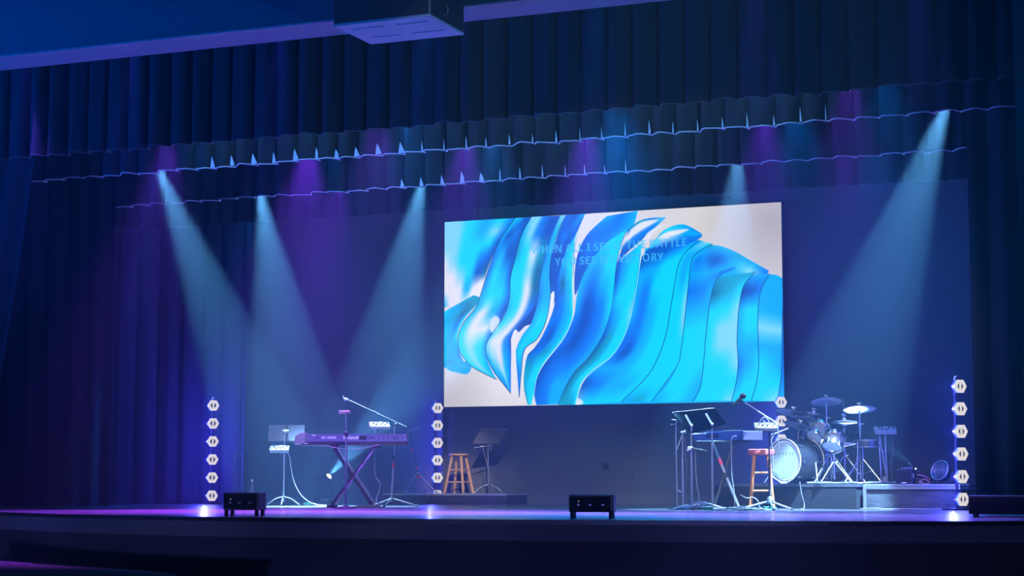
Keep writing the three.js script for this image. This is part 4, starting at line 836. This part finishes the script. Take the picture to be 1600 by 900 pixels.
{
  const list = []; for (let i = 0; i < 14; i++) { const p = [], x0 = vary(0.15, 1.0); for (let k = 0; k < 6; k++) p.push([THREE.MathUtils.clamp(x0 + vary(-0.2, 0.25), 0.05, 1.1), vary(0.005, 0.025), vary(-0.28, 0.12)]); list.push(tube(p, 0.005, 40)); }
  const c = part('cable_pile', list, M.cableGrey); c.position.set(0, RISER, -6.55); tag(c, 'clutter of thin cables on the riser under the drum hardware', 'cables', null, 'stuff');
}
// ---- amplifier, fan and red cable at the right of the riser
{
  const t = thing('amplifier', 'small black amplifier box with knobs on top, at the right of the riser', 'amplifier', [1.20, RISER, -6.68], YAW - deg(24));
  part('cabinet', rbox(0.185, 0.165, 0.17, 0, 0.0825, 0, 0.01), M.black, t);
  part('front_grille', rbox(0.165, 0.13, 0.006, 0, 0.09, 0.086, 0.003), M.grille, t);
  part('badge', rbox(0.05, 0.012, 0.004, 0.0, 0.014, 0.088, 0.001), M.white, t);
  part('side_mark', rbox(0.004, 0.05, 0.02, 0.094, 0.09, 0.03, 0.002), M.white, t);
  for (let i = 0; i < 5; i++) part('knob', cyl(0.009, 0.02, -0.03 + i * 0.026, 0.173, 0.02, 10), M.chrome, t);
  const f = thing('floor_fan', 'round dark fan tilted on a bracket, right of the small amplifier', 'fan', [1.60, RISER, -6.66], YAW - deg(35));
  const dir = [-0.25, 0.35, 0.9], c = [0, 0.13, 0];
  const hous = part('housing', aim(lathe([[0, -0.07], [0.06, -0.065], [0.1, -0.03], [0.112, 0.02], [0.112, 0.05], [0.1, 0.05], [0.1, 0.02], [0, -0.02]], 40), c, dir), M.blackMetal, f);
  for (const R of [0.035, 0.06, 0.085]) part('guard_ring', aim(new THREE.TorusGeometry(R, 0.003, 6, 40).rotateX(Math.PI / 2).translate(0, 0.048, 0), c, dir), M.steel, hous);
  for (let i = 0; i < 6; i++) part('guard_spoke', aim(new THREE.BoxGeometry(0.2, 0.003, 0.004).rotateY(i * Math.PI / 6).translate(0, 0.048, 0), c, dir), M.steel, hous);
  for (let i = 0; i < 5; i++) part('blade', aim(new THREE.BoxGeometry(0.07, 0.003, 0.045).rotateX(0.5).translate(0.045, 0.015, 0).rotateY(i * 1.2566), c, dir), M.black, hous);
  part('rim', aim(new THREE.TorusGeometry(0.108, 0.008, 8, 48).rotateX(Math.PI / 2).translate(0, 0.05, 0), c, dir), M.steel, hous);
  for (const k of [-1, 1]) part('bracket', bar([k * 0.122, 0.0, 0], [k * 0.122, 0.14, 0], 0.035, 0.008), M.blackMetal, f);
  part('foot', rbox(0.26, 0.012, 0.14, 0, 0.006, 0, 0.004), M.blackMetal, f);
  const r = thing('cable', 'coiled reddish cable on the riser between the small amplifier and the fan', 'cable', [1.38, RISER, -6.72], YAW);
  part('wire', tube([[-0.06, 0.10, -0.02], [0.0, 0.09, 0], [0.06, 0.06, 0], [0.09, 0.02, 0], [0.05, 0.006, 0.03], [-0.02, 0.006, 0.04], [-0.04, 0.03, 0.02], [0.03, 0.05, 0.0], [0.08, 0.008, 0.03], [0.2, 0.006, 0.05]], 0.005, 80), mat([0.4, 0.1, 0.14], 0.5), r);
  const p = thing('cable', 'pale cable lying along the foot of the right riser section', 'cable', [0.8, 0, -6.25]);
  part('wire', tube([[0, 0.006, 0.02], [0.15, 0.012, 0.05], [0.3, 0.006, 0.04], [0.5, 0.01, 0.06], [0.7, 0.006, 0.03], [0.95, 0.012, 0.05], [1.08, 0.02, 0.02]], 0.006, 60), M.cableGrey, p);
}

// ---- wall plates
{
  const t = thing('wall_plate', 'dark square plate on the back wall below the screen', 'wall plate', [-3.281, 0.5, -9.495]);
  part('plate', rbox(0.085, 0.085, 0.012, 0, 0, 0, 0.01), M.blackMatte, t); part('screw', ball(0.004, 0, 0.03, 0.007), M.steel, t);
  const o = thing('power_outlet', 'narrow grey double outlet on the back wall, lower right of the square plate', 'outlet', [-2.906, 0.384, -9.495]);
  part('plate', rbox(0.07, 0.115, 0.01, 0, 0, 0, 0.005), M.desk, o);
  for (const k of [-1, 1]) part('socket', rbox(0.034, 0.034, 0.004, 0, k * 0.026, 0.006, 0.008), M.black, o);
}
// ---- cluster box hung before the header
{
  const t = thing('speaker_cabinet', 'large dark box with four slots underneath, hung in front of the blue header', 'speaker', [-2.0, 4.14, 0.0], 0);
  const W = 0.9, D = 0.7, H = 1.1;
  part('cabinet', rbox(W, H, D, 0.16, H / 2 + 0.02, -0.35, 0.008), M.blackMatte, t);
  const s = new THREE.Shape(); s.moveTo(0.16 - W / 2, 0); s.lineTo(0.16 + W / 2, 0); s.lineTo(0.16 + W / 2, D); s.lineTo(0.16 - W / 2, D); s.closePath();
  for (const [x0, y0] of [[-0.19, 0.14], [0.22, 0.14], [-0.19, 0.46], [0.22, 0.46]]) { const h = new THREE.Path(); h.moveTo(x0, y0); h.lineTo(x0, y0 + 0.03); h.lineTo(x0 + 0.31, y0 + 0.03); h.lineTo(x0 + 0.31, y0); h.closePath(); s.holes.push(h); }
  part('slotted_bottom', new THREE.ExtrudeGeometry(s, { depth: 0.02, bevelEnabled: false }).rotateX(-Math.PI / 2), M.platformTop, t);
  for (const y of [0.12, 0.28, 0.45]) part('handle', tube([[0.61, y - 0.04, -0.3], [0.635, y - 0.03, -0.3], [0.635, y + 0.03, -0.3], [0.61, y + 0.04, -0.3]], 0.006, 12), M.steel, t);
  part('corner_strip', rbox(0.02, H, 0.02, 0.16 + W / 2, H / 2 + 0.02, 0, 0.004), M.steel, t);
  for (const k of [-0.3, 0.3]) part('hanging_bar', rod([0.16 + k, H, -0.35], [0.16 + k, 5.86, -0.35], 0.012), M.steel, t);
}
// ---- steps in the house at the lower left
{
  const t = thing('stage_platform', 'dark low block in the house at the lower left corner, in front of the stage', 'platform', [-3.34, -1.08, 0.64]);
  const slab = (k, y, h) => { const q = new THREE.Shape(); q.moveTo(-3.26 + k, 2.12 - k); q.lineTo(0 - k, 0 - k); q.lineTo(0.64 - k, -0.99 + k); q.lineTo(-3.26 + k, -0.99 + k); q.closePath(); return new THREE.ExtrudeGeometry(q, { depth: h, bevelEnabled: false }).rotateX(-Math.PI / 2).translate(0, y, 0); };
  part('deck', slab(0, 0.60, 0.03), M.fascia, t);
  part('skirt', slab(0.03, 0, 0.60), M.carpet, t);
}
renderer.render(scene, camera);
